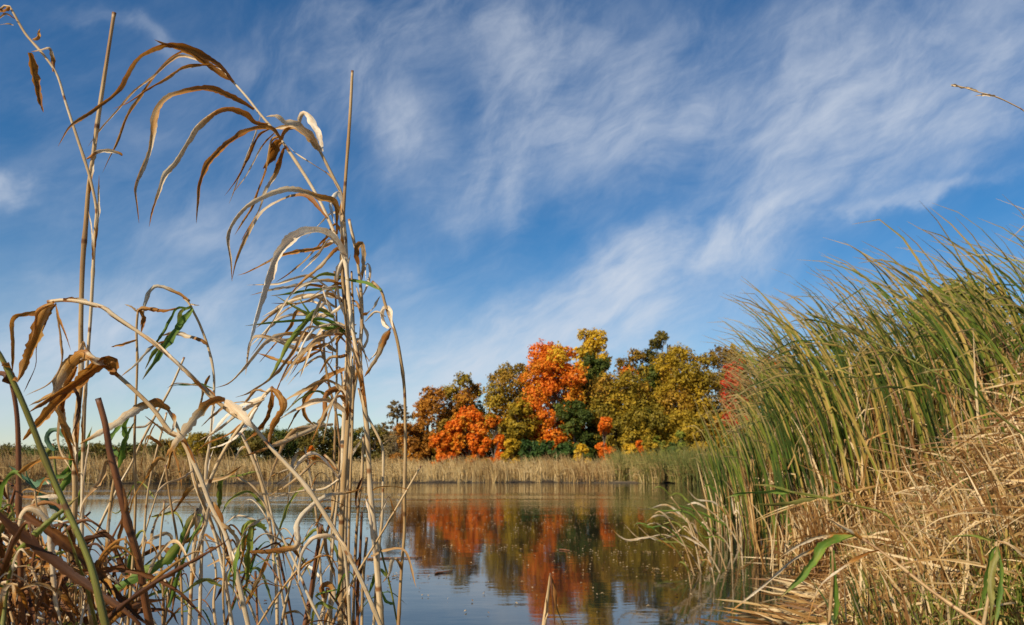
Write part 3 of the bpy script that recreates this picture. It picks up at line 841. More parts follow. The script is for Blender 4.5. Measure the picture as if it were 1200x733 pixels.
def thatch(n, y0, y1, depth, name, label, hfun, seed, mat='deadcat', wlo=0.008, whi=0.018, up=0.4, llo=0.3, lhi=0.85, flat=False, off=0.0):
    """Dead blades standing, kinked and hanging; e is the distance in from the thatch edge."""
    rg = np.random.default_rng(seed); u = rg.uniform
    nc = max(n // 30, 60)                       # tussocks
    yc = y0 + (y1 - y0) * u(0, 1, nc) ** 1.25; ec = depth * u(0, 1, nc) + (off if not flat else -0.55)
    ci = rg.integers(0, nc, n)
    y = yc[ci] + rg.normal(0, 0.09, n); e = ec[ci] + rg.normal(0, 0.09, n)
    hc = u(0.65, 1.2, nc)[ci]; tc_ = rg.normal(0, 0.16, nc)[ci]
    x = shore_x(y) + edge_cut(y) + e
    H = hfun(e, y) * hc * u(0, 1, n) ** 0.7
    stand = rg.random(n) < up
    H = np.where(stand, H * 0.6, H)
    base = np.stack([x, y, np.maximum(gz(x, y), 0.0) + H], -1)
    L_ = u(llo, lhi, n) * np.clip(0.55 + e * 0.5, 0.45, 1)
    kink = (rg.random(n) < 0.7).astype(float)
    if flat:
        th0 = u(1.35, 1.6, n); bend = rg.normal(0, 0.12, n); kink[:] = 0
    else:
        hang = ~stand & (rg.random(n) < 0.72)
        th0 = np.where(stand, np.abs(rg.normal(0.08, 0.2, n)), np.where(hang, u(0.7, 1.5, n), u(1.1, 1.6, n)))
        bend = np.where(stand, u(0.1, 0.8, n), np.where(hang, u(1.3, 2.0, n), u(0.0, 0.8, n)))
        kink = np.where(stand, rg.random(n) < 0.5, rg.random(n) < 0.3).astype(float)
    C, sd, W = grow(base, L_, th0, bend, np.where(stand, 1.8, 0.7) * u(0.8, 1.25, n), u(0, 6.28, n), WIND + rg.normal(0, 1.2, n), S=9,
                    wmax=u(wlo, whi, n), wind_w=0.6, droop=(kink, u(0.15, 0.75, n), np.where(stand, u(1.2, 2.5, n), u(0.2, 0.9, n))) if not flat else None, rg=rg)
    C[..., 2] = np.maximum(C[..., 2], np.maximum(gz(C[..., 0], C[..., 1]), 0.0) + 0.004 + 0.03 * rg.random((n, 1)))
    mb = MB(); mb.ribbons(C, sd, W, np.clip(rg.normal(0.44, 0.28, n) + 1.2 * tc_, 0, 1), K=2)
    return tag(mb.build(name, M[mat]), label, 'dead reeds', kind='stuff')


hf = lambda e, y: 0.05 + 1.65 * smooth01((e + 0.1) / np.interp(y, [3.5, 4.6, 5.5, 7], [2.6, 1.9, 1.7, 1.9])) * (0.8 + 0.2 * np.sin(y * 1.9 + e * 1.4))
thatch(46000, 3.4, 11.0, 4.4, 'dead_thatch', 'matted tan thatch of dead cattail blades covering the bank', hf, 21, wlo=0.006, whi=0.014, up=0.45, llo=0.28, lhi=0.85)
thatch(3400, 6.6, 14.0, 1.2, 'dead_reed_skirt', 'upright dry brown blades at the foot of the cattail stand', lambda e, y: 0.06 + 0.25 * smooth01(e + 1.0), 26, wlo=0.008, whi=0.018, up=0.85, llo=0.8, lhi=1.7, off=-0.95)
thatch(7000, 3.4, 9, 4.0, 'green_undergrowth', 'thin green blades growing through the dead thatch on the bank', lambda e, y: 0.7 * hf(e, y), 22, 'cattail', 0.005, 0.014, 0.8)
thatch(2600, 3.3, 5.2, 2.2, 'green_grass', 'short yellow green grass at the foot of the dead thatch', lambda e, y: 0.25 + 0.3 * smooth01(e / 1.5), 25, 'lime', 0.004, 0.009, 0.85, 0.2, 0.5)
thatch(480, 3.8, 8.0, 0.9, 'fallen_reeds', 'loose fallen blades floating along the water edge of the bank', lambda e, y: 0.03 + 0 * e, 24, 'deadcat', 0.010, 0.022, 0.0, 0.5, 1.1, True)


# ------------------------------------------------------------------ near reeds, each stalk with its own blades
def spline(pts, n):
    p = np.asarray(pts, float)
    if len(p) == 2:
        t = np.linspace(0, 1, n)[:, None]; return p[0] * (1 - t) + p[1] * t
    q = np.concatenate([[2 * p[0] - p[1]], p, [2 * p[-1] - p[-2]]], 0)
    out = []
    for i in range(len(p) - 1):
        p0, p1, p2, p3 = q[i:i + 4]
        t = np.linspace(0, 1, 16, endpoint=False)[:, None]
        out.append(0.5 * ((2 * p1) + (-p0 + p2) * t + (2 * p0 - 5 * p1 + 4 * p2 - p3) * t ** 2 + (-p0 + 3 * p1 - 3 * p2 + p3) * t ** 3))
    out = np.concatenate(out + [p[-1:]], 0)
    l = np.concatenate([[0], np.cumsum(np.linalg.norm(np.diff(out, axis=0), axis=1))])
    li = np.linspace(0, l[-1], n)
    return np.stack([np.interp(li, l, out[:, i]) for i in range(out.shape[1])], -1)


RL = np.random.default_rng(99)


def px_curve(pts, d0, d1, n, wob=0.0):
    c = spline(pts, n); s = np.linspace(0, 1, n)
    d = d0 + (d1 - d0) * s + wob * np.sin(s * RL.uniform(2, 5) + RL.uniform(0, 6.28)) * s
    return np.stack([P(x, y, dd) for (x, y), dd in zip(c, d)]), d


def blade(root, org, pts, w, mat, d0, dd=None, tw0=None, twa=None, blunt=False, name='leaf'):
    ln = sum(math.dist(a, b) for a, b in zip(pts, pts[1:]))
    n = int(max(14, min(80, ln / 3)))
    dd = RL.uniform(-0.14, 0.10) if dd is None else dd
    C, d = px_curve(pts, d0, d0 + dd, n, 0.02)
    s = np.linspace(0, 1, n)
    T = norm(np.gradient(C, axis=0)); v = norm(C - CAM)
    sd = norm(np.cross(T, v)); up = norm(np.cross(sd, T))
    tw0 = RL.uniform(-0.6, 0.6) if tw0 is None else tw0
    twa = RL.uniform(0.4, 1.2) if twa is None else twa * 1.5
    tau = tw0 + twa * np.sin(s * RL.uniform(2.5, 6.5) + RL.uniform(0, 6.28))
    side = sd * np.cos(tau)[:, None] + up * np.sin(tau)[:, None]
    prof = np.minimum(1, 0.5 + s * 3.0) * (np.clip(1 - s ** 3.0, 0, 1) ** 0.75 if not blunt else np.clip(1 - s ** 12, 0, 1) ** 0.5)
    prof = np.maximum(prof, 0.05) * (1 + 0.10 * np.sin(s * 23 + RL.uniform(0, 6)) + 0.06 * np.sin(s * 57 + RL.uniform(0, 6)))
    W = prof * w * 0.88 / F * d
    rag = np.ones((1, n, 5))
    for e_ in (0, 4): rag[0, :, e_] = 1 + 0.16 * np.sin(s * RL.uniform(15, 40) + RL.uniform(0, 6)) + RL.normal(0, 0.10, n)
    mb = MB(); mb.ribbons(C[None], side[None], W[None], [RL.uniform(0.2, 0.8)], fold=RL.choice([-1, 1]) * RL.uniform(0.15, 0.6), K=5, rag=rag)
    mb.v = [q - org for q in mb.v]
    return mb.build(name, M[mat], root)


def stalk(label, d, stem, leaves, r=(3, 4), mat='stem', name='reed_stalk', cat='reed', group=None, db=None, cut=False):
    """stem: photo pixels from the top down; carried on below the picture to the ground."""
    db = d if db is None else db
    n = int(max(24, sum(math.dist(a, b) for a, b in zip(stem, stem[1:])) / 7))
    C, dpt = px_curve(stem, d, db, n, 0.015)
    low = C[-1]; tdir = norm(C[-1] - C[-3]); tdir = norm(tdir * np.array([0.45, 0.45, 1]) + np.array([0, 0, -0.6]))
    ext = [low]
    for _ in range(40):
        q = ext[-1] + tdir * 0.06; tdir = norm(tdir * np.array([0.94, 0.94, 1]) + np.array([0, 0, -0.05]))
        ext.append(q)
        if q[2] < float(gz(np.array(q[0]), np.array(q[1]))) - 0.04: break
    C = np.concatenate([C, np.array(ext[1:])], 0)
    r = (r[0] * 0.80, r[1] * 0.74)
    rp = np.concatenate([np.linspace(r[0], r[1], n) / F * dpt, np.full(len(ext) - 1, r[1] / F * db)])
    org = C[-1].copy(); org[2] = float(gz(np.array(org[0]), np.array(org[1])))
    root = empty(name, org); tag(root, label, cat, group)
    l = np.concatenate([[0], np.cumsum(np.linalg.norm(np.diff(C, axis=0), axis=1))])
    ph = RL.uniform(0, 0.17)
    kn = np.exp(-(((l + ph) % 0.17 - 0.085) / 0.006) ** 2)
    rp = rp * (1 + 0.25 * kn) * (1 + 0.06 * np.sin(l * 31 + ph * 40))
    mb = MB(); mb.tube(C, rp, 10); mb.v = [q - org for q in mb.v]
    mb.build('stem', M[mat], root)
    # papery sheath wrapped round part of the stem
    cpx = spline(stem, n)
    if mat in ('stem', 'stem_tan') and r[1] > 2.0 and d < 2:
        for q in range(int(n * 7 / 120)):
            i0 = int(RL.integers(int(n * 0.12) + 8, n - 1)); m_ = min(i0, int(RL.integers(6, 13)))
            seg = cpx[i0 - m_:i0 + 1][::-1].copy()
            if len(seg) < 5: continue
            peel = RL.normal(0, 1) * 7 * np.linspace(0, 1, len(seg)) ** 2.5
            seg[:, 0] += peel + RL.choice([-1, 1]) * r[1] * 0.3
            blade(root, org, [tuple(p_) for p_ in seg[::2]], (r[0] + r[1]) * RL.uniform(0.7, 1.1), str(RL.choice(['pale', 'straw', 'mixed'])), float(dpt[i0]) - 0.008, 0.0, RL.uniform(-0.5, 0.5), 0.3, name='sheath')
    for lf in leaves:
        pts, w, mt = lf[:3]; dd = lf[3] if len(lf) > 3 else None
        kw = lf[4] if len(lf) > 4 else {}
        k0 = np.argmin(np.linalg.norm(cpx - np.array(pts[0]), axis=1))
        blade(root, org, pts, w, mt, float(dpt[k0]) - 0.004, dd, **kw)
    return root


stalk('straight thick bare dry stalk with a cut top, tallest of the near reeds', 1.15,
      [(134, 15), (124, 80), (115, 140), (109, 185), (104, 220), (101, 260), (97, 310), (95, 380), (95, 440), (91, 487), (88, 545), (88, 588), (84, 655), (81, 733)],
      [([(101, 186), (114, 177), (130, 178), (144, 182)], 5, 'mixed', 0.0, dict(blunt=True))], r=(2.6, 4.6), mat='stem_tan')
stalk('thin curving pale stalk whose tip leans out past a hanging speckled brown blade', 1.12,
      [(0, 12), (6, 7), (12, 9), (30, 40), (50, 63), (67, 88), (77, 120), (90, 160), (100, 190), (107, 214), (113, 245), (112, 265), (110, 300), (107, 360), (103, 417), (99, 480), (97, 560), (96, 640), (95, 733)],
      [([(62, 84), (60, 57), (48, 58), (36, 61)], 5, 'mixed', 0.01), ([(35, 62), (40, 90), (45, 112), (51, 132)], 10, 'rust', 0.01, dict(tw0=0, twa=0.2)),
       ([(12, 9), (3, 12), (-12, 11)], 6, 'rust', 0.0), ([(18, 22), (8, 16), (0, 22), (-6, 28)], 3, 'mixed', 0.0), ([(38, 46), (46, 42), (47, 34)], 5, 'rust', 0.0), ([(16, 30), (8, 28), (-3, 30)], 2, 'straw', 0.0),
       ([(103, 415), (98, 400), (88, 420), (75, 470), (70, 520), (84, 552)], 6, 'straw')], r=(1.6, 3.2))
stalk('long arching stalk carrying the high fringe of curved rusty blades', 1.2,
      [(255, 78), (272, 95), (290, 115), (304, 133), (324, 157), (347, 190), (370, 227), (387, 262), (404, 305), (409, 350), (414, 390), (420, 424), (425, 457), (430, 504), (432, 535), (434, 575), (440, 638), (447, 733)],
      [([(274, 97), (258, 78), (240, 66), (222, 57), (205, 53), (190, 54), (172, 61), (160, 71), (150, 86), (142, 101), (132, 113), (118, 123), (105, 133), (90, 143), (80, 152), (68, 172)], 7.5, 'rust', -0.15, dict(tw0=0.2, twa=0.4)),
       ([(270, 93), (245, 76), (225, 64), (205, 56), (192, 52), (181, 47)], 8, 'rust', -0.05),
       ([(258, 79), (238, 77), (215, 80), (195, 92), (170, 106), (150, 120), (132, 128)], 4, 'rust', -0.1),
       ([(255, 78), (225, 62), (207, 65), (190, 80), (175, 100), (165, 115), (150, 135), (138, 165), (128, 185), (120, 203)], 5, 'rust', 0.12),
       ([(250, 76), (215, 66), (200, 72), (180, 91), (160, 106), (140, 128), (118, 152), (103, 172)], 4, 'straw', 0.1),
       ([(298, 128), (285, 120), (270, 113), (250, 106), (235, 105), (215, 109), (200, 114), (188, 125), (182, 140), (178, 165), (172, 185), (163, 205), (158, 222), (160, 240), (163, 262)], 8.5, 'mixed', -0.18, dict(tw0=0, twa=0.5)),
       ([(314, 146), (300, 143), (290, 133), (275, 127), (260, 127), (245, 135), (230, 148), (220, 165), (205, 190), (193, 205), (187, 225), (180, 245), (175, 266)], 8.5, 'mixed', -0.2, dict(tw0=0, twa=0.5)),
       ([(330, 165), (318, 152), (300, 152), (284, 158), (267, 169), (250, 184), (240, 197), (233, 217), (231, 237), (230, 262)], 8, 'rust', -0.16, dict(tw0=0, twa=0.5)),
       ([(318, 150), (303, 160), (290, 187), (277, 210), (263, 230)], 3.2, 'rust', 0.08), ([(322, 156), (308, 172), (290, 205), (272, 228)], 2.6, 'mixed', 0.1),
       ([(327, 160), (317, 166), (310, 200), (300, 227), (293, 247), (275, 276)], 5, 'rust', 0.06), ([(338, 176), (333, 175), (323, 203), (313, 223), (303, 250), (283, 282)], 6, 'mixed', 0.1),
       ([(330, 166), (324, 168), (318, 182), (308, 198)], 12, 'rust', 0.02), ([(305, 136), (296, 165), (282, 205), (268, 240)], 2.5, 'straw', 0.15),
       ([(394, 275), (392, 240), (375, 232), (355, 224), (335, 222), (315, 227), (295, 237), (280, 250), (270, 265), (266, 280), (270, 305), (272, 330)], 8, 'mixed', -0.15, dict(tw0=0, twa=0.5)),
       ([(383, 255), (362, 232), (345, 230), (330, 235), (310, 247), (300, 260), (288, 280), (277, 305), (272, 328)], 6, 'mixed', 0.1),
       ([(403, 302), (392, 284), (375, 273), (355, 276), (340, 285), (325, 300), (315, 320), (305, 350), (297, 380), (292, 407)], 13, 'pale', -0.3, dict(tw0=0, twa=0.6)),
       ([(395, 282), (374, 290), (340, 297), (317, 307), (290, 320), (278, 323)], 5, 'rust', 0.1), ([(392, 270), (374, 289), (357, 307), (340, 320), (323, 331)], 3.5, 'mixed', 0.12),
       ([(405, 300), (395, 292), (374, 313), (354, 330), (340, 345)], 5, 'mixed', -0.08), ([(400, 290), (385, 282), (372, 300), (352, 320)], 3, 'straw')],
      r=(1.5, 5.2), mat='stem', db=1.12)
stalk('stalk topped by pale folded papery blades behind the arching stalk', 1.3,
      [(371, 170), (380, 187), (393, 213), (400, 228), (403, 260), (406, 300), (408, 350), (408, 400), (404, 470), (402, 550), (402, 628), (405, 733)],
      [([(374, 177), (366, 163), (355, 152), (345, 144), (335, 143), (325, 136), (312, 137)], 10, 'pale', -0.05, dict(tw0=0, twa=0.4)),
       ([(376, 178), (374, 165), (368, 148), (362, 135), (355, 132), (351, 140), (353, 150)], 10, 'pale', 0.03, dict(tw0=0.2, twa=0.5)),
       ([(372, 175), (362, 160), (345, 149), (330, 150), (318, 152)], 9, 'straw', 0.0), ([(397, 222), (387, 207), (357, 187), (345, 178), (338, 171)], 3, 'straw', 0.02),
       ([(345, 150), (333, 152), (327, 168), (322, 190)], 6, 'rust', 0.0),
       ([(404, 262), (396, 250), (385, 252), (372, 265), (358, 280)], 3, 'pale'), ([(405, 280), (394, 262), (384, 272), (374, 295), (362, 306)], 5, 'rust'),
       ([(404, 240), (396, 226), (388, 240), (392, 262)], 6, 'pale')], r=(2.2, 4.6), mat='stem', db=1.3)
stalk('straight slim bare stalk with a cut top rising from the tight stalk bunch', 1.17,
      [(413, 83), (410, 140), (405, 210), (402, 260), (401, 310), (404, 355), (410, 420), (409, 470), (405, 535), (403, 560), (400, 628), (399, 733)],
      [([(404, 300), (396, 320), (398, 345), (404, 372)], 7, 'pale', 0.0)], r=(2.0, 5.0), mat='stem_tan')
stalk('pale stalk with curled green and tan blades in the tight stalk bunch', 1.22,
      [(409, 257), (413, 275), (418, 300), (423, 340), (424, 380), (419, 430), (412, 480), (409, 535), (405, 600), (404, 655), (409, 733)],
      [([(447, 340), (430, 333), (407, 328), (387, 322), (374, 323), (362, 332), (354, 347)], 5, 'lime', -0.05), ([(407, 338), (380, 340), (357, 342), (337, 345), (317, 347)], 5, 'green', -0.1),
       ([(418, 392), (400, 388), (374, 382), (360, 370), (343, 360), (323, 347)], 6, 'green', -0.1), ([(400, 384), (372, 378), (360, 362), (348, 345)], 7, 'green', 0.05),
       ([(416, 400), (385, 377), (354, 377), (317, 379), (287, 382)], 5, 'green', -0.2), ([(392, 372), (376, 362), (365, 367), (350, 387), (337, 407), (327, 427), (313, 448)], 8, 'lime', -0.25, dict(tw0=0, twa=0.3)),
       ([(424, 348), (430, 335), (434, 320), (432, 309), (428, 313), (429, 330)], 4, 'straw', 0.0), ([(420, 310), (418, 292), (424, 285), (427, 300), (424, 330)], 8, 'mixed', 0.0),
       ([(424, 370), (436, 362), (446, 347)], 5, 'mixed'), ([(412, 350), (395, 362), (380, 372), (372, 378)], 5, 'pale'),
       ([(420, 360), (400, 352), (388, 340), (378, 336), (382, 350), (386, 365)], 3, 'pale'), ([(418, 380), (400, 384), (376, 396), (354, 415), (340, 432), (330, 447)], 8, 'straw', -0.2),
       ([(424, 378), (430, 398), (418, 415), (404, 425)], 5, 'straw')], r=(2.0, 4.6), mat='stem')
for lb_, sx_, d_ in (('thin stalk with a loose fan of narrow dry blades inside the tight stalk bunch', 412, 1.2), ('thin stalk with many narrow drooping blades low behind the curled green ones', 392, 1.38)):
    ex = []
    for j in range(17):
        y0 = RL.uniform(325, 500); x0 = sx_ + RL.uniform(-3, 3); L1 = RL.uniform(30, 105) * (-1 if RL.random() < 0.85 else 0.4)
        r1 = RL.uniform(-4, 22); dr = RL.uniform(5, 75)
        ex.append(([(x0, y0), (x0 + L1 * 0.3, y0 - r1), (x0 + L1 * 0.65, y0 - r1 * 0.6 + dr * 0.15), (x0 + L1, y0 - r1 + dr)], RL.uniform(2.5, 7), str(RL.choice(['straw', 'mixed', 'rust', 'pale', 'mixed', 'straw', 'lime'])), RL.uniform(-0.2, 0.12)))
    stalk(lb_, d_, [(sx_, 318), (sx_ + 3, 400), (sx_ + 1, 500), (sx_ - 3, 620), (sx_ - 4, 733)], ex, r=(1.4, 2.4), mat='stem_tan')
stalk('slim greenish stalk bent over at its top, with a drooping tan double blade', 1.1,
      [(436, 330), (447, 341), (450, 352), (455, 367), (464, 393), (470, 424), (474, 457), (475, 497), (475, 535), (474, 580), (474, 622), (470, 675), (467, 733)],
      [([(456, 385), (450, 373), (452, 362), (458, 367), (461, 385)], 8, 'pale', 0.0), ([(452, 372), (440, 366), (427, 378)], 3.5, 'straw', 0.0),
       ([(457, 388), (452, 398), (446, 415), (434, 433), (427, 442)], 9, 'mixed', -0.05), ([(458, 384), (450, 395), (441, 412), (430, 425)], 5, 'straw', 0.03),
       ([(447, 340), (432, 333), (418, 330), (405, 328)], 5, 'green', 0.02), ([(471, 668), (464, 656), (460, 658), (456, 672), (448, 683)], 6, 'mixed')], r=(2.2, 2.6), mat='stem_tan')
stalk('thin stalk with a broken side twig just beside the tight stalk bunch', 1.25,
      [(420, 455), (427, 480), (437, 500), (446, 518), (449, 532), (449, 555), (448, 605), (444, 645), (438, 733)],
      [([(449, 520), (460, 514), (472, 511), (481, 505)], 2.6, 'straw', 0.0)], r=(1.6, 2.6))
stalk('slender knotted stalk whose curled brown blades loop beside the tight bunch', 1.35,
      [(379, 390), (381, 425), (387, 457), (393, 480), (396, 500), (398, 535), (390, 600), (372, 660), (360, 733)],
      [([(407, 432), (400, 436), (387, 442), (370, 455), (357, 470), (357, 488), (369, 500)], 9, 'rust', 0.0, dict(tw0=0)), ([(409, 457), (390, 457), (382, 465), (382, 482), (374, 499), (350, 511), (323, 521), (283, 536)], 8, 'mixed', -0.2),
       ([(379, 420), (374, 400), (380, 388), (388, 396), (390, 420), (378, 440)], 4, 'straw'), ([(380, 400), (366, 395), (350, 398), (325, 400), (305, 396), (295, 402), (288, 440)], 7, 'straw', -0.1),
       ([(378, 405), (360, 412), (340, 406), (322, 398), (305, 392)], 6, 'mixed', -0.1), ([(376, 412), (350, 424), (325, 421), (300, 414)], 6, 'mixed', 0.05), ([(378, 396), (350, 392), (330, 393), (310, 402), (290, 425), (270, 447), (252, 455)], 6, 'mixed', -0.15),
       ([(376, 385), (360, 386), (345, 410), (320, 440), (292, 460), (276, 466)], 5, 'straw', -0.2), ([(372, 380), (350, 365), (340, 382), (320, 405), (304, 425)], 5, 'rust', 0.0)], r=(1.6, 2.6), mat='stem_tan')
stalk('long pale stalk arching over and running diagonally across the others, with wide brown hanging blades', 0.98,
      [(56, 354), (75, 352), (95, 354), (120, 360), (134, 370), (177, 400), (217, 434), (247, 464), (277, 488), (290, 492), (323, 531), (357, 568), (384, 608), (407, 648), (427, 688), (446, 733)],
      [([(64, 354), (55, 362), (43, 367), (30, 368), (18, 371), (13, 381), (15, 402), (15, 438)], 7, 'rust', 0.05), ([(62, 355), (53, 362), (47, 380), (43, 397), (33, 420), (20, 448)], 16, 'rust', 0.0, dict(tw0=0, twa=0.3)),
       ([(66, 356), (56, 370), (44, 405), (42, 430), (28, 460)], 4, 'redbrown'), ([(66, 357), (70, 380), (72, 402), (71, 428), (57, 450), (30, 464)], 3, 'straw'),
       ([(66, 358), (72, 380), (83, 411)], 3, 'rust'), ([(74, 352), (95, 354), (120, 360)], 9, 'mixed', 0.0), ([(64, 358), (46, 366), (40, 385), (36, 400)], 4, 'rust'),
       ([(264, 469), (270, 474), (280, 482), (290, 495), (297, 503)], 13, 'pale', -0.02, dict(tw0=0, twa=0.2)), ([(264, 469), (252, 470), (242, 476), (224, 497), (206, 518), (194, 536)], 13, 'mixed', -0.06, dict(tw0=0.1, twa=0.3)),
       ([(256, 470), (240, 455), (225, 452), (208, 450), (196, 455)], 5, 'mixed', 0.06)], r=(2.6, 3.6), mat='stem')
stalk('arching tan stalk with a bunch of broad rusty blades hanging from its bend', 1.0,
      [(100, 412), (112, 422), (134, 437), (157, 457), (180, 480), (200, 507), (214, 515), (234, 558), (247, 592), (264, 625), (277, 672), (291, 733)],
      [([(108, 420), (98, 414), (90, 417), (77, 431), (68, 452), (70, 478), (78, 500), (88, 524)], 15, 'rust', 0.02, dict(tw0=0.1, twa=0.3)), ([(118, 424), (134, 432), (135, 422), (124, 421), (107, 434), (83, 450), (57, 467), (33, 484)], 12, 'rust', -0.03, dict(tw0=0.1, twa=0.4)),
       ([(110, 424), (100, 442), (83, 458), (60, 482), (27, 516)], 15, 'rust', 0.04, dict(tw0=0, twa=0.3)), ([(106, 420), (86, 430), (72, 452), (50, 468), (34, 476)], 8, 'rust', 0.08),
       ([(140, 440), (118, 424), (105, 420)], 11, 'mixed', 0.0, dict(blunt=True)), ([(90, 430), (80, 455), (74, 490), (82, 530), (92, 560)], 8, 'rust', 0.05), ([(84, 450), (92, 470), (90, 495), (84, 510)], 5, 'redbrown'),
       ([(260, 612), (270, 622), (284, 647)], 6, 'straw', 0.0, dict(blunt=True)), ([(264, 622), (256, 600), (247, 590), (240, 620), (226, 660)], 5, 'mixed'),
       ([(292, 646), (339, 643), (349, 635), (350, 612), (367, 592), (387, 580), (407, 577), (427, 572)], 8, 'mixed', 0.1, dict(tw0=0.2, twa=0.3))], r=(3.0, 3.8), mat='stem')
stalk('slim upright stalk with a drooping brown flag near the arched tan blade', 1.18,
      [(162, 362), (160, 387), (161, 420), (160, 457), (158, 500), (158, 545), (159, 575), (157, 640), (150, 733)],
      [([(161, 366), (166, 362), (180, 362), (195, 363), (208, 361)], 6, 'rust', 0.0), ([(160, 398), (150, 401), (143, 404), (130, 407)], 4, 'rust', 0.0), ([(162, 364), (166, 372), (168, 380), (166, 390)], 7, 'rust'),
       ([(161, 366), (155, 360), (146, 357)], 3, 'straw')], r=(1.6, 2.4), mat='stem_tan')
stalk('kinked thin stalk with green blades hanging on its shaded flank', 1.22,
      [(215, 349), (222, 356), (228, 368), (234, 380), (244, 407), (250, 434), (251, 457), (249, 487), (246, 520), (242, 545), (239, 600), (236, 660), (234, 733)],
      [([(222, 354), (210, 346), (200, 342), (188, 337), (179, 339), (170, 356), (164, 384)], 6, 'mixed', 0.0), ([(224, 362), (208, 363), (202, 374), (193, 388), (182, 402), (172, 412)], 5, 'green', -0.06),
       ([(226, 362), (220, 370), (200, 397), (184, 420), (174, 434), (167, 445)], 9, 'green', -0.1, dict(tw0=0, twa=0.3)), ([(224, 360), (213, 366), (210, 382), (195, 400), (180, 414), (170, 433)], 7, 'lime', 0.04),
       ([(243, 403), (236, 397), (222, 393), (205, 391), (189, 394)], 8, 'mixed', 0.0), ([(200, 397), (180, 405), (162, 425), (147, 437), (140, 443)], 4, 'mixed'), ([(246, 440), (240, 452), (236, 470), (232, 480)], 4, 'rust'),
       ([(250, 455), (236, 450), (222, 452), (207, 451), (200, 454)], 3, 'green'), ([(223, 357), (234, 358)], 2, 'straw', 0.0)], r=(1.6, 2.8), mat='stem')
stalk('thin straight cut stalk leaning steeply between the slim upright stalk and the kinked one', 1.4,
      [(216, 419), (200, 455), (180, 491), (165, 520), (154, 544), (137, 575), (110, 632), (70, 733)], [([(180, 491), (170, 500), (150, 502), (140, 508)], 3, 'straw')], r=(1.7, 2.2))
stalk('broad reddish brown broken stalk with a torn top', 0.95,
      [(115, 467), (120, 484), (124, 500), (129, 530), (137, 561), (144, 588), (150, 615), (158, 640), (164, 662), (170, 702), (176, 733)], [([(137, 561), (147, 590), (143, 620), (134, 655)], 7, 'redbrown')], r=(4.4, 6.2), mat='stem_dark')
stalk('tan stalk folding into an arched blotched blade, low over the far shore', 1.05,
      [(197, 480), (206, 496), (214, 517), (222, 535), (230, 570), (250, 620), (262, 670), (272, 733)],
      [([(198, 481), (188, 474), (177, 474), (163, 478), (150, 486), (134, 497), (120, 505), (105, 514), (93, 521)], 12, 'mixed', -0.05, dict(tw0=0, twa=0.25)),
       ([(199, 482), (205, 490), (204, 500), (196, 510)], 5, 'mixed'), ([(226, 552), (212, 560), (195, 566), (180, 582)], 4, 'straw')], r=(2.4, 3.2), mat='stem')
stalk('thick olive green stalk bending in from the side of the picture', 0.72,
      [(-14, 400), (0, 416), (20, 457), (37, 497), (50, 531), (62, 560), (73, 585), (97, 638), (110, 675), (124, 733)], [([(4, 424), (14, 440), (22, 448)], 9, 'rust', 0.0)], r=(3.4, 5.6), mat='stem_olive')
stalk('dark red stalk standing upright at the side edge of the reeds', 0.85,
      [(6, 430), (13, 447), (20, 487), (22, 545), (22, 598), (24, 660), (26, 733)], [([(14, 450), (6, 440), (-6, 440)], 12, 'redbrown', 0.0), ([(20, 555), (36, 545), (60, 538), (88, 539)], 6, 'rust', -0.05)], r=(3.0, 4.6), mat='stem_dark')
stalk('low stalk with short bright green blades rising beside the slim upright stalk', 1.1,
      [(148, 512), (140, 540), (132, 575), (125, 640), (120, 733)],
      [([(146, 520), (148, 500), (154, 486), (158, 476)], 8, 'green', 0.0, dict(tw0=0)), ([(140, 535), (128, 520), (140, 500), (158, 477)], 7, 'green', 0.05), ([(138, 548), (147, 520), (159, 493)], 8, 'green', -0.05, dict(tw0=0)),
       ([(136, 552), (124, 540), (117, 566), (100, 588), (93, 612)], 7, 'straw', -0.05)], r=(2.2, 3), mat='stem_tan')
stalk('stalk with a wide dark green blade slanting low over the water', 1.15,
      [(232, 596), (214, 640), (200, 690), (192, 733)],
      [([(128, 694), (150, 681), (167, 672), (186, 662), (200, 652), (214, 634), (222, 615), (232, 600)], 12, 'green', 0.05, dict(tw0=0, twa=0.2, blunt=True)), ([(196, 712), (205, 690), (214, 665), (224, 636), (231, 612)], 6, 'green', 0.02), ([(230, 604), (236, 606), (232, 618), (222, 640)], 5, 'green')], r=(1.6, 2.4), mat='stem_tan')
stalk('thin leaning stalk with one short yellow green blade', 1.25,
      [(283, 507), (303, 555), (314, 598), (320, 648), (324, 688), (325, 733)],
      [([(262, 557), (257, 582), (254, 603)], 8, 'lime', 0.0, dict(tw0=0)), ([(302, 553), (285, 556), (268, 558), (260, 555)], 3, 'lime'), ([(318, 648), (310, 668), (300, 686), (284, 716)], 7, 'mixed')], r=(2.4, 2.6))
stalk('slender stalk with a pair of hanging yellow green spotted blades', 1.05,
      [(278, 560), (299, 573), (317, 605), (332, 632), (347, 662), (360, 695), (378, 733)],
      [([(310, 618), (298, 616), (294, 640), (290, 655), (288, 690)], 9, 'lime', 0.0, dict(tw0=0, twa=0.3)), ([(306, 612), (288, 616), (280, 648), (267, 675), (265, 710)], 7, 'lime', 0.05), ([(312, 620), (292, 612), (284, 630), (276, 660), (273, 700)], 7, 'green'), ([(300, 620), (290, 628), (282, 660), (276, 690)], 5, 'rust'),
       ([(317, 607), (300, 612), (288, 620), (280, 640)], 4, 'straw')], r=(1.7, 2.2))
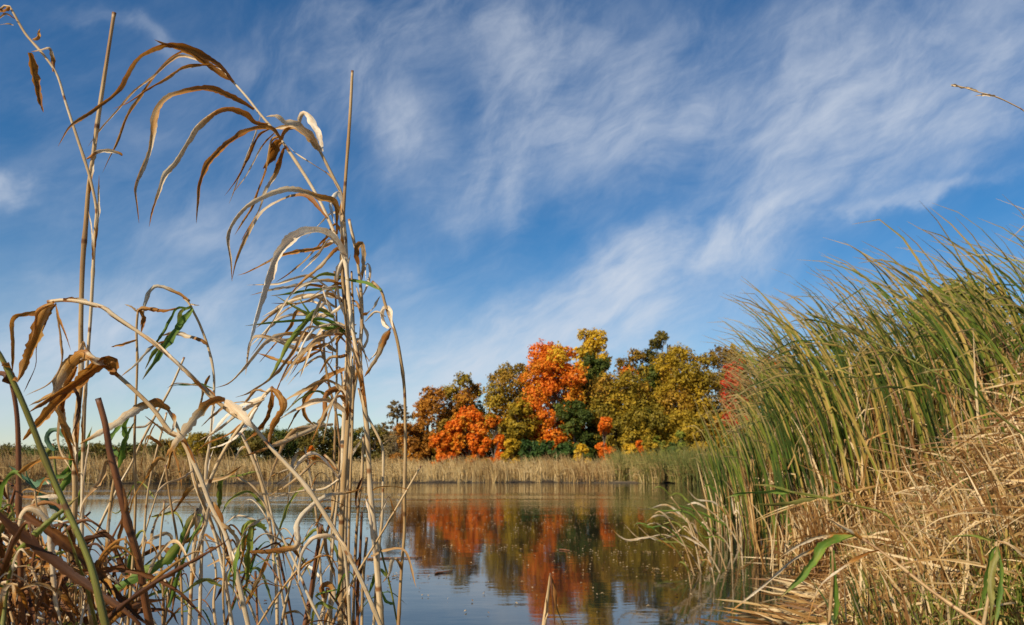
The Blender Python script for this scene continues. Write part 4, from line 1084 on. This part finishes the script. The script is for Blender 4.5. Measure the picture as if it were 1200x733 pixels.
stalk('low stalk with a spray of thin pale bent blades above the water', 1.3,
      [(380, 533), (392, 545), (397, 560), (395, 590), (390, 640), (385, 733)],
      [([(398, 562), (380, 538), (365, 531), (352, 540), (344, 552), (328, 566), (312, 577)], 4, 'pale', -0.1), ([(396, 555), (374, 541), (360, 550), (346, 562), (314, 582)], 5, 'straw', -0.05), ([(394, 550), (370, 535), (345, 548), (323, 556), (311, 563)], 4, 'mixed'),
       ([(397, 562), (378, 574), (350, 577), (314, 585)], 4, 'straw'), ([(397, 560), (408, 542), (416, 530), (424, 515)], 7, 'pale')], r=(1.8, 2.4))
stalk('short stalk with a drooping white hooked blade beside the tight bunch', 1.0,
      [(397, 632), (404, 650), (408, 690), (410, 733)], [([(399, 633), (384, 627), (367, 632), (357, 645), (352, 660), (349, 686)], 6, 'pale', -0.04, dict(tw0=0))], r=(2.0, 2.8))
stalk('dark brown bare stub stalk leaning beside the tight bunch', 1.2, [(377, 615), (369, 662), (364, 695), (357, 733)], [([(377, 616), (382, 640), (390, 668), (394, 690)], 5, 'straw')], r=(2.6, 3.4), mat='stem_dark')
stalk('short dry stalk with a broad tan leaf curled at its top', 1.12, [(384, 690), (379, 712), (374, 733)], [([(381, 700), (378, 690), (384, 688), (388, 696), (380, 733)], 9, 'mixed', 0.0), ([(378, 706), (370, 698), (392, 692), (402, 690)], 3, 'green')], r=(2.4, 2.8), mat='stem_tan')
for (lb, pts) in (('thin brown upright stalk, first of the three behind the tight bunch', [(426, 512), (424, 560), (420, 595), (417, 638), (415, 690), (414, 733)]),
                  ('thin brown upright stalk with a frayed tip just behind the tight bunch', [(430, 630), (427, 660), (425, 690), (424, 733)]),
                  ('thin reddish upright stalk, middle of the three behind the tight bunch', [(424, 600), (422, 650), (419, 690), (419, 733)])):
    stalk(lb, 1.4, pts, [([pts[1], (pts[1][0] - 6, pts[1][1] + 18), (pts[1][0] - 5, pts[1][1] + 46)], 4, 'redbrown')], r=(1.9, 2.5), mat='stem_dark' if 'reddish' in lb else 'stem_tan')
stalk('thin green stalk with narrow green blades beside the slim greenish stalk', 1.25, [(444, 633), (449, 655), (455, 678), (460, 700), (466, 733)],
      [([(454, 676), (444, 668), (434, 690), (426, 708)], 5, 'green'), ([(462, 708), (452, 704), (446, 690)], 4, 'green')], r=(1.3, 1.6), mat='stem_olive')
stalk('pale stalk ending in a split fan of dry ribbons at its crook', 1.15,
      [(320, 454), (311, 462), (304, 472), (294, 485), (280, 503), (262, 530), (246, 565), (232, 610), (226, 660), (222, 733)],
      [([(318, 456), (326, 462), (330, 478), (320, 498), (315, 522)], 10, 'rust', -0.03, dict(tw0=0, twa=0.3)), ([(319, 457), (319, 468), (312, 490), (300, 508), (284, 520)], 7, 'rust', 0.02), ([(312, 464), (296, 470), (275, 478), (258, 496), (240, 520)], 6, 'pale', 0.02),
       ([(310, 468), (290, 478), (272, 492), (256, 505), (232, 518)], 5, 'straw'), ([(302, 478), (286, 500), (270, 516), (246, 526)], 6, 'pale'), ([(312, 460), (300, 458), (292, 466), (280, 482)], 4, 'straw'),
       ([(304, 474), (280, 472), (262, 478), (246, 490), (236, 500)], 5, 'straw', -0.08), ([(290, 492), (268, 508), (245, 518), (230, 530)], 4, 'rust')], r=(2.6, 3.2), mat='stem')
stalk('thin stalk with drooping speckled blades in the lower tangle over the water', 1.2,
      [(194, 545), (200, 588), (207, 628), (212, 675), (214, 733)],
      [([(194, 540), (185, 538), (174, 558), (160, 578), (150, 607)], 6, 'rust'), ([(203, 600), (220, 575), (240, 566), (262, 560), (285, 545)], 7, 'mixed'), ([(200, 592), (190, 600), (180, 620), (176, 650)], 5, 'mixed'), ([(209, 640), (228, 628), (242, 612), (250, 590)], 5, 'rust')], r=(1.6, 2.0), mat='stem_tan')
stalk('broken pointed brown stalk standing alone in the open water', 1.0, [(645, 672), (643, 690), (640, 712), (636, 745)], [([(645, 674), (649, 690), (653, 712), (664, 740)], 5, 'redbrown', 0.0), ([(645, 674), (648, 700), (650, 735)], 3, 'redbrown')], r=(1.6, 4.0), mat='stem_tan')
# stout dark blades lying across the lower corner
for lb, d, pts, w in (('broad dark red brown dead blade slanting across the low tangle', 0.8, [(30, 602), (67, 628), (107, 668), (144, 705), (176, 735)], 13),
                      ('longest dark brown dead blade low down in the tangle', 0.75, [(-5, 600), (50, 648), (100, 685), (156, 724), (170, 745)], 13),
                      ('thin arched red brown dead blade rising out of the tangle', 0.85, [(23, 695), (67, 675), (110, 668), (150, 668), (180, 678), (207, 692), (230, 715), (246, 735)], 7),
                      ('tan dead blade curving up through the low dark tangle', 0.8, [(26, 640), (22, 618), (33, 598), (55, 612), (60, 650), (66, 700), (75, 745)], 9)):
    e_px = pts[-1]; base = P(e_px[0], e_px[1], d); org = np.array([base[0], base[1], float(gz(np.array(base[0]), np.array(base[1])))])
    root = empty('dead_reed', org); tag(root, lb, 'dead reed', None)
    blade(root, org, pts[::-1] if False else pts, w, 'straw' if lb.startswith('tan') else 'redbrown', d, 0.03, 0.1, 0.3)
    mb = MB(); mb.tube(np.array([P(e_px[0], e_px[1], d + 0.03) , org + (0.01, 0.01, 0.2), org - (0, 0, 0.05)]), 0.0045, 8); mb.v = [q - org for q in mb.v]
    mb.build('stem', M['stem_dark'], root)
root_l = stalk('yellow green spotted short blade crossing the dark tangle', 0.78, [(20, 646), (10, 680), (2, 745)], [([(20, 646), (50, 619), (72, 600), (92, 582)], 9, 'lime', 0.0, dict(tw0=0, twa=0.2))], r=(2, 3), mat='stem_olive', name='green_reed')

# rank growth of dead reeds filling the lower corner: each stalk procedural, rooted on the near bank
mats_l = ['rust', 'rust', 'redbrown', 'redbrown', 'redbrown', 'rust', 'mixed', 'straw', 'lime', 'green']
for i in range(96):
    q = RL.random()
    bx = -75 + 225 * q ** 1.7 if i < 54 else (RL.uniform(130, 420) if i < 64 else RL.uniform(-90, 110))
    d = RL.uniform(0.8, 1.7)
    topy = RL.uniform(560, 705) if bx < 70 else RL.uniform(620, 725)
    lean = RL.normal(0, 40)
    pts = [(bx + lean, topy), (bx + lean * 0.55, topy + (745 - topy) * 0.4), (bx, 745)]
    lv = []
    for j in range(int(RL.integers(3, 6))):
        t = RL.uniform(0.0, 0.9); sx = pts[0][0] * (1 - t) + pts[2][0] * t; sy = topy * (1 - t) + 745 * t
        di = RL.choice([-1, 1]); L1 = RL.uniform(20, 75); rise = RL.uniform(0, 70)
        lv.append(([(sx, sy), (sx + di * L1 * 0.3, sy - rise * 0.7), (sx + di * L1 * 0.7, sy - rise), (sx + di * L1 * RL.uniform(0.85, 1.2), sy - rise + RL.uniform(4, 45))],
                   RL.uniform(2.5, 8) * (1 if (i < 54 or i >= 64) else 0.6), str(RL.choice(mats_l if 0 < i < 64 else ['redbrown', 'redbrown', 'redbrown', 'rust', 'mixed']))))
    stalk('tangled brown dead reed in the low thicket on the near bank', d, pts, lv, r=(RL.uniform(1.2, 2.2), RL.uniform(1.8, 3.6) * (1 if i < 54 else 0.75)),
          mat=str(RL.choice(['stem_dark', 'stem_dark', 'stem_tan', 'stem_tan', 'stem'])), group='tangled dead reeds of the near thicket', name='dead_reed', cat='dead reed')
for i in range(20):
    bx = RL.uniform(-70, 120); L1 = RL.uniform(80, 210); an_ = RL.normal(0.25, 0.55); d_ = RL.uniform(0.72, 1.2)
    ex_, ey_ = bx + math.sin(an_) * L1, 745 - abs(math.cos(an_)) * L1 * 0.8
    pts = [(bx, 745), (bx + (ex_ - bx) * 0.4, 745 - (745 - ey_) * 0.5), (ex_, ey_), (ex_ + math.sin(an_) * 30 + RL.normal(0, 8), ey_ + RL.uniform(-25, 25))]
    b0 = P(bx, 745, d_); org = np.array([b0[0], b0[1], float(gz(np.array(b0[0]), np.array(b0[1])))])
    root = empty('dead_reed', org); tag(root, 'broad dark brown dead blade rising straight from the low thicket on the near bank', 'dead reed', 'broad dark blades of the near thicket')
    blade(root, org, pts, RL.uniform(5, 11), str(RL.choice(['redbrown', 'redbrown', 'redbrown', 'rust', 'olive'])), d_, RL.uniform(-0.1, 0.2), RL.uniform(-0.4, 0.4), 0.25)
    mb = MB(); mb.tube(np.array([b0, org + (0.01, 0.01, 0.2), org - (0, 0, 0.05)]), 0.004, 8); mb.v = [q - org for q in mb.v]
    mb.build('stem', M['stem_dark'], root)
# slender bleached stalks standing among the traced ones
for i in range(12):
    bx = RL.uniform(110, 420); top_ = RL.uniform(470, 640); lean = RL.normal(0, 45)
    pts = [(bx + lean, top_), (bx + lean * 0.6 + RL.normal(0, 5), top_ + (745 - top_) * 0.35), (bx + lean * 0.25, top_ + (745 - top_) * 0.7), (bx, 745)]
    lv = []
    for j in range(int(RL.integers(2, 5))):
        t = RL.uniform(0.0, 0.8); sx = bx + lean * (1 - t); sy = top_ * (1 - t) + 745 * t
        di = RL.choice([-1, 1]); L1 = RL.uniform(15, 60)
        lv.append(([(sx, sy), (sx + di * L1 * 0.35, sy - RL.uniform(2, 22)), (sx + di * L1 * 0.75, sy + RL.uniform(-12, 16)), (sx + di * L1, sy + RL.uniform(8, 50))], RL.uniform(2, 5.5), str(RL.choice(['straw', 'pale', 'mixed', 'mixed', 'rust', 'lime']))))
    stalk('slender bleached reed with small dry blades rising among the taller near reeds', RL.uniform(1.05, 1.6), pts, lv, r=(RL.uniform(1.0, 1.6), RL.uniform(1.6, 2.4)),
          mat=str(RL.choice(['stem', 'stem', 'stem_tan'])), group='slender bleached reeds among the near stalks')
# green weed leaves low behind the tangle
stalk('leafy blue green weed low behind the tall straight stalk', 1.5, [(62, 520), (66, 560), (70, 620), (72, 733)],
      [([(64, 528), (58, 512), (68, 505), (82, 515)], 9, 'bluegreen', 0.0, dict(tw0=0)), ([(66, 560), (50, 566), (36, 568), (10, 546)], 10, 'bluegreen'), ([(68, 580), (80, 560), (82, 535), (80, 522)], 9, 'green'), ([(66, 560), (76, 556), (90, 538), (108, 500)], 9, 'green'),
       ([(70, 600), (48, 580), (34, 560), (30, 548)], 7, 'bluegreen'), ([(70, 610), (84, 600), (96, 570), (98, 545)], 8, 'lime'), ([(64, 525), (55, 530), (52, 545)], 8, 'lime')], r=(1.6, 2.4), mat='stem_olive', name='weed', cat='weed')

# near stalks on the bank side
def bank_stalk(*a, **k): return stalk(*a, **k)


bank_stalk('stout pale broken reed lying slanted in front of the thatch', 3.1, [(968, 607), (985, 616), (1008, 630), (1040, 652), (1080, 684), (1110, 706), (1160, 740)],
           [([(1000, 626), (985, 630), (962, 640), (930, 655), (890, 690), (850, 722)], 5, 'mixed', 0.0), ([(1004, 628), (985, 634), (965, 640), (955, 655), (935, 680), (915, 700)], 11, 'green', -0.1), ([(1000, 626), (975, 627), (950, 632), (925, 645), (905, 660)], 5, 'mixed'),
            ([(1030, 645), (1012, 650), (985, 668), (960, 690), (945, 733)], 4, 'mixed'), ([(1010, 632), (1000, 626), (985, 618), (970, 608)], 8, 'mixed', 0.0)], r=(1.6, 3.4), mat='stem_tan', db=2.7)
bank_stalk('upright reed with three hanging green blades near the pale broken reed', 2.9, [(1168, 632), (1166, 650), (1160, 690), (1150, 745)],
           [([(1167, 640), (1160, 650), (1156, 690), (1143, 733)], 8, 'green'), ([(1168, 640), (1163, 665), (1161, 700), (1160, 735)], 9, 'olive'), ([(1168, 640), (1172, 670), (1170, 705), (1166, 735)], 8, 'green'), ([(1168, 633), (1150, 630), (1130, 629), (1110, 630)], 4, 'lime'), ([(1168, 634), (1185, 640), (1200, 652), (1215, 664)], 4, 'straw')], r=(2.0, 2.6), mat='stem_tan')
bank_stalk('reed with one bright green hanging blade at the water edge', 3.3, [(974, 640), (976, 665), (974, 700), (970, 745)], [([(975, 645), (978, 665), (981, 700), (977, 738)], 9, 'green', 0.0, dict(tw0=0)), ([(975, 648), (960, 650), (945, 668)], 4, 'mixed')], r=(2, 3), mat='stem_tan')
bank_stalk('long dark green reed arching diagonally in front of the cattail stand', 2.6, [(944, 367), (970, 378), (1007, 394), (1045, 411), (1078, 428), (1131, 457), (1174, 490), (1215, 525), (1240, 570), (1250, 650), (1252, 745)], [([(1007, 394), (985, 382), (965, 374), (945, 366)], 4, 'olive', 0.0)], r=(1.0, 2.4), mat='stem_olive')
bank_stalk('thin straw coloured seed stalk leaning in alone against the sky', 1.8, [(1115, 101), (1130, 103), (1145, 108), (1165, 113), (1185, 122), (1203, 133), (1225, 160), (1240, 230), (1248, 400), (1250, 745)],
           [([(1166, 113), (1155, 112), (1142, 113)], 3, 'straw', 0.0), ([(1130, 103), (1122, 100), (1114, 100)], 4, 'straw', 0.0), ([(1146, 108), (1136, 104), (1128, 102)], 3, 'straw', 0.0)], r=(0.7, 2.4), mat='stem')
bank_stalk('horizontal green blade reaching out over the water from the stand', 4.2, [(925, 576), (960, 582), (1000, 592), (1040, 605), (1060, 640), (1064, 700)], [([(930, 577), (900, 576), (868, 578), (850, 584)], 6, 'green', 0.0), ([(960, 582), (925, 590), (900, 592), (885, 590)], 6, 'olive'), ([(985, 588), (930, 578), (905, 570), (880, 568)], 5, 'lime')], r=(1.4, 2.0), mat='stem_olive')

# half drowned tuft at the tip of the bank
tuft = PG(838, 668)
for i in range(18):
    bx = 828 + RL.uniform(-20, 55); by = 668 + RL.uniform(-30, 26)
    b0 = PG(bx, by); d = float((b0 - CAM) @ FWD)
    lx = RL.uniform(-60, 6); h_ = RL.uniform(24, 80)
    pts = [(bx + lx * 0.75, by - h_), (bx + lx * 0.3, by - h_ * 0.55), (bx, by)]
    lv = [([pts[1], (bx + lx * 0.8, by - h_ * 0.85), (bx + lx * 1.35, by - h_ * RL.uniform(0.7, 1.1)), (bx + lx * 1.7, by - h_ * RL.uniform(0.75, 1.2))], RL.uniform(2, 3.5), str(RL.choice(['straw', 'mixed', 'green', 'lime', 'straw'])), 0.0),
          ([pts[0], (bx + lx, by - h_ * 1.15), (bx + lx * 1.2, by - h_ * 1.1)], RL.uniform(2, 3.5), str(RL.choice(['straw', 'lime', 'green'])), 0.0)]
    stalk('half drowned leaning reed of the sparse tuft off the tip of the bank', d, pts, lv, r=(0.8, 1.3), mat=str(RL.choice(['stem', 'stem_tan', 'stem_olive'])), group='half drowned reeds off the bank')

# floating scraps and twigs on the water
rg = np.random.default_rng(5); n = 1500
yy = 5.0 + rg.gamma(2.0, 4.5, n); xx = rg.normal(0, 0.22, n) * yy + 0.02 * yy
ns = 26; yc_ = rg.uniform(5.5, 20, ns); xc_ = rg.normal(0.05, 0.2, ns) * yc_; kk_ = rg.integers(0, ns, 1300)
xx = np.concatenate([xx, xc_[kk_] + rg.normal(0, 0.05, 1300) * yc_[kk_]]); yy = np.concatenate([yy, yc_[kk_] + rg.normal(0, 0.012, 1300) * yc_[kk_]]); n = len(xx)
ok = (inland(xx, yy) < -0.3); xx, yy = xx[ok], yy[ok]; n = len(xx)
sz = rg.uniform(0.005, 0.017, n) * (1 + yy * 0.03)
an = rg.uniform(0, 6.28, n)
cx_, sx_ = np.cos(an) * sz, np.sin(an) * sz
z0 = np.full(n, 0.006)
q = np.stack([np.stack([xx - cx_, yy - sx_, z0], -1), np.stack([xx + sx_ * 0.5, yy - cx_ * 0.5, z0 + 0.01], -1), np.stack([xx + cx_, yy + sx_, z0], -1), np.stack([xx - sx_ * 0.5, yy + cx_ * 0.5, z0 + 0.008], -1)], 1)
mb = MB(); mb.quads(q, rg.uniform(0, 1, n))
tag(mb.build('floating_leaves', M['deadcat'], smooth=False), 'scattered scraps of dead leaf floating on the pond', 'floating leaves', kind='stuff')
for lb, (a, b2) in (('thin dark twig floating on the water beside the slim greenish stalk', ((430, 656), (495, 654))), ('short dark twig floating beyond the broken pointed stalk', ((510, 673), (531, 670))),
                    ('small stick floating in the reflection of the grove', ((655, 645), (668, 646)))):
    A, B = PG(*a), PG(*b2); A[2] = B[2] = 0.008
    t = np.linspace(0, 1, 8)[:, None]; C = A * (1 - t) + B * t; C[:, 1] += 0.02 * np.sin(t[:, 0] * 5)
    mb = MB(); mb.tube(C, np.linspace(0.009, 0.005, 8), 6)
    o = mb.build('floating_twig', M['stem_dark'], origin=A); tag(o, lb, 'twig')
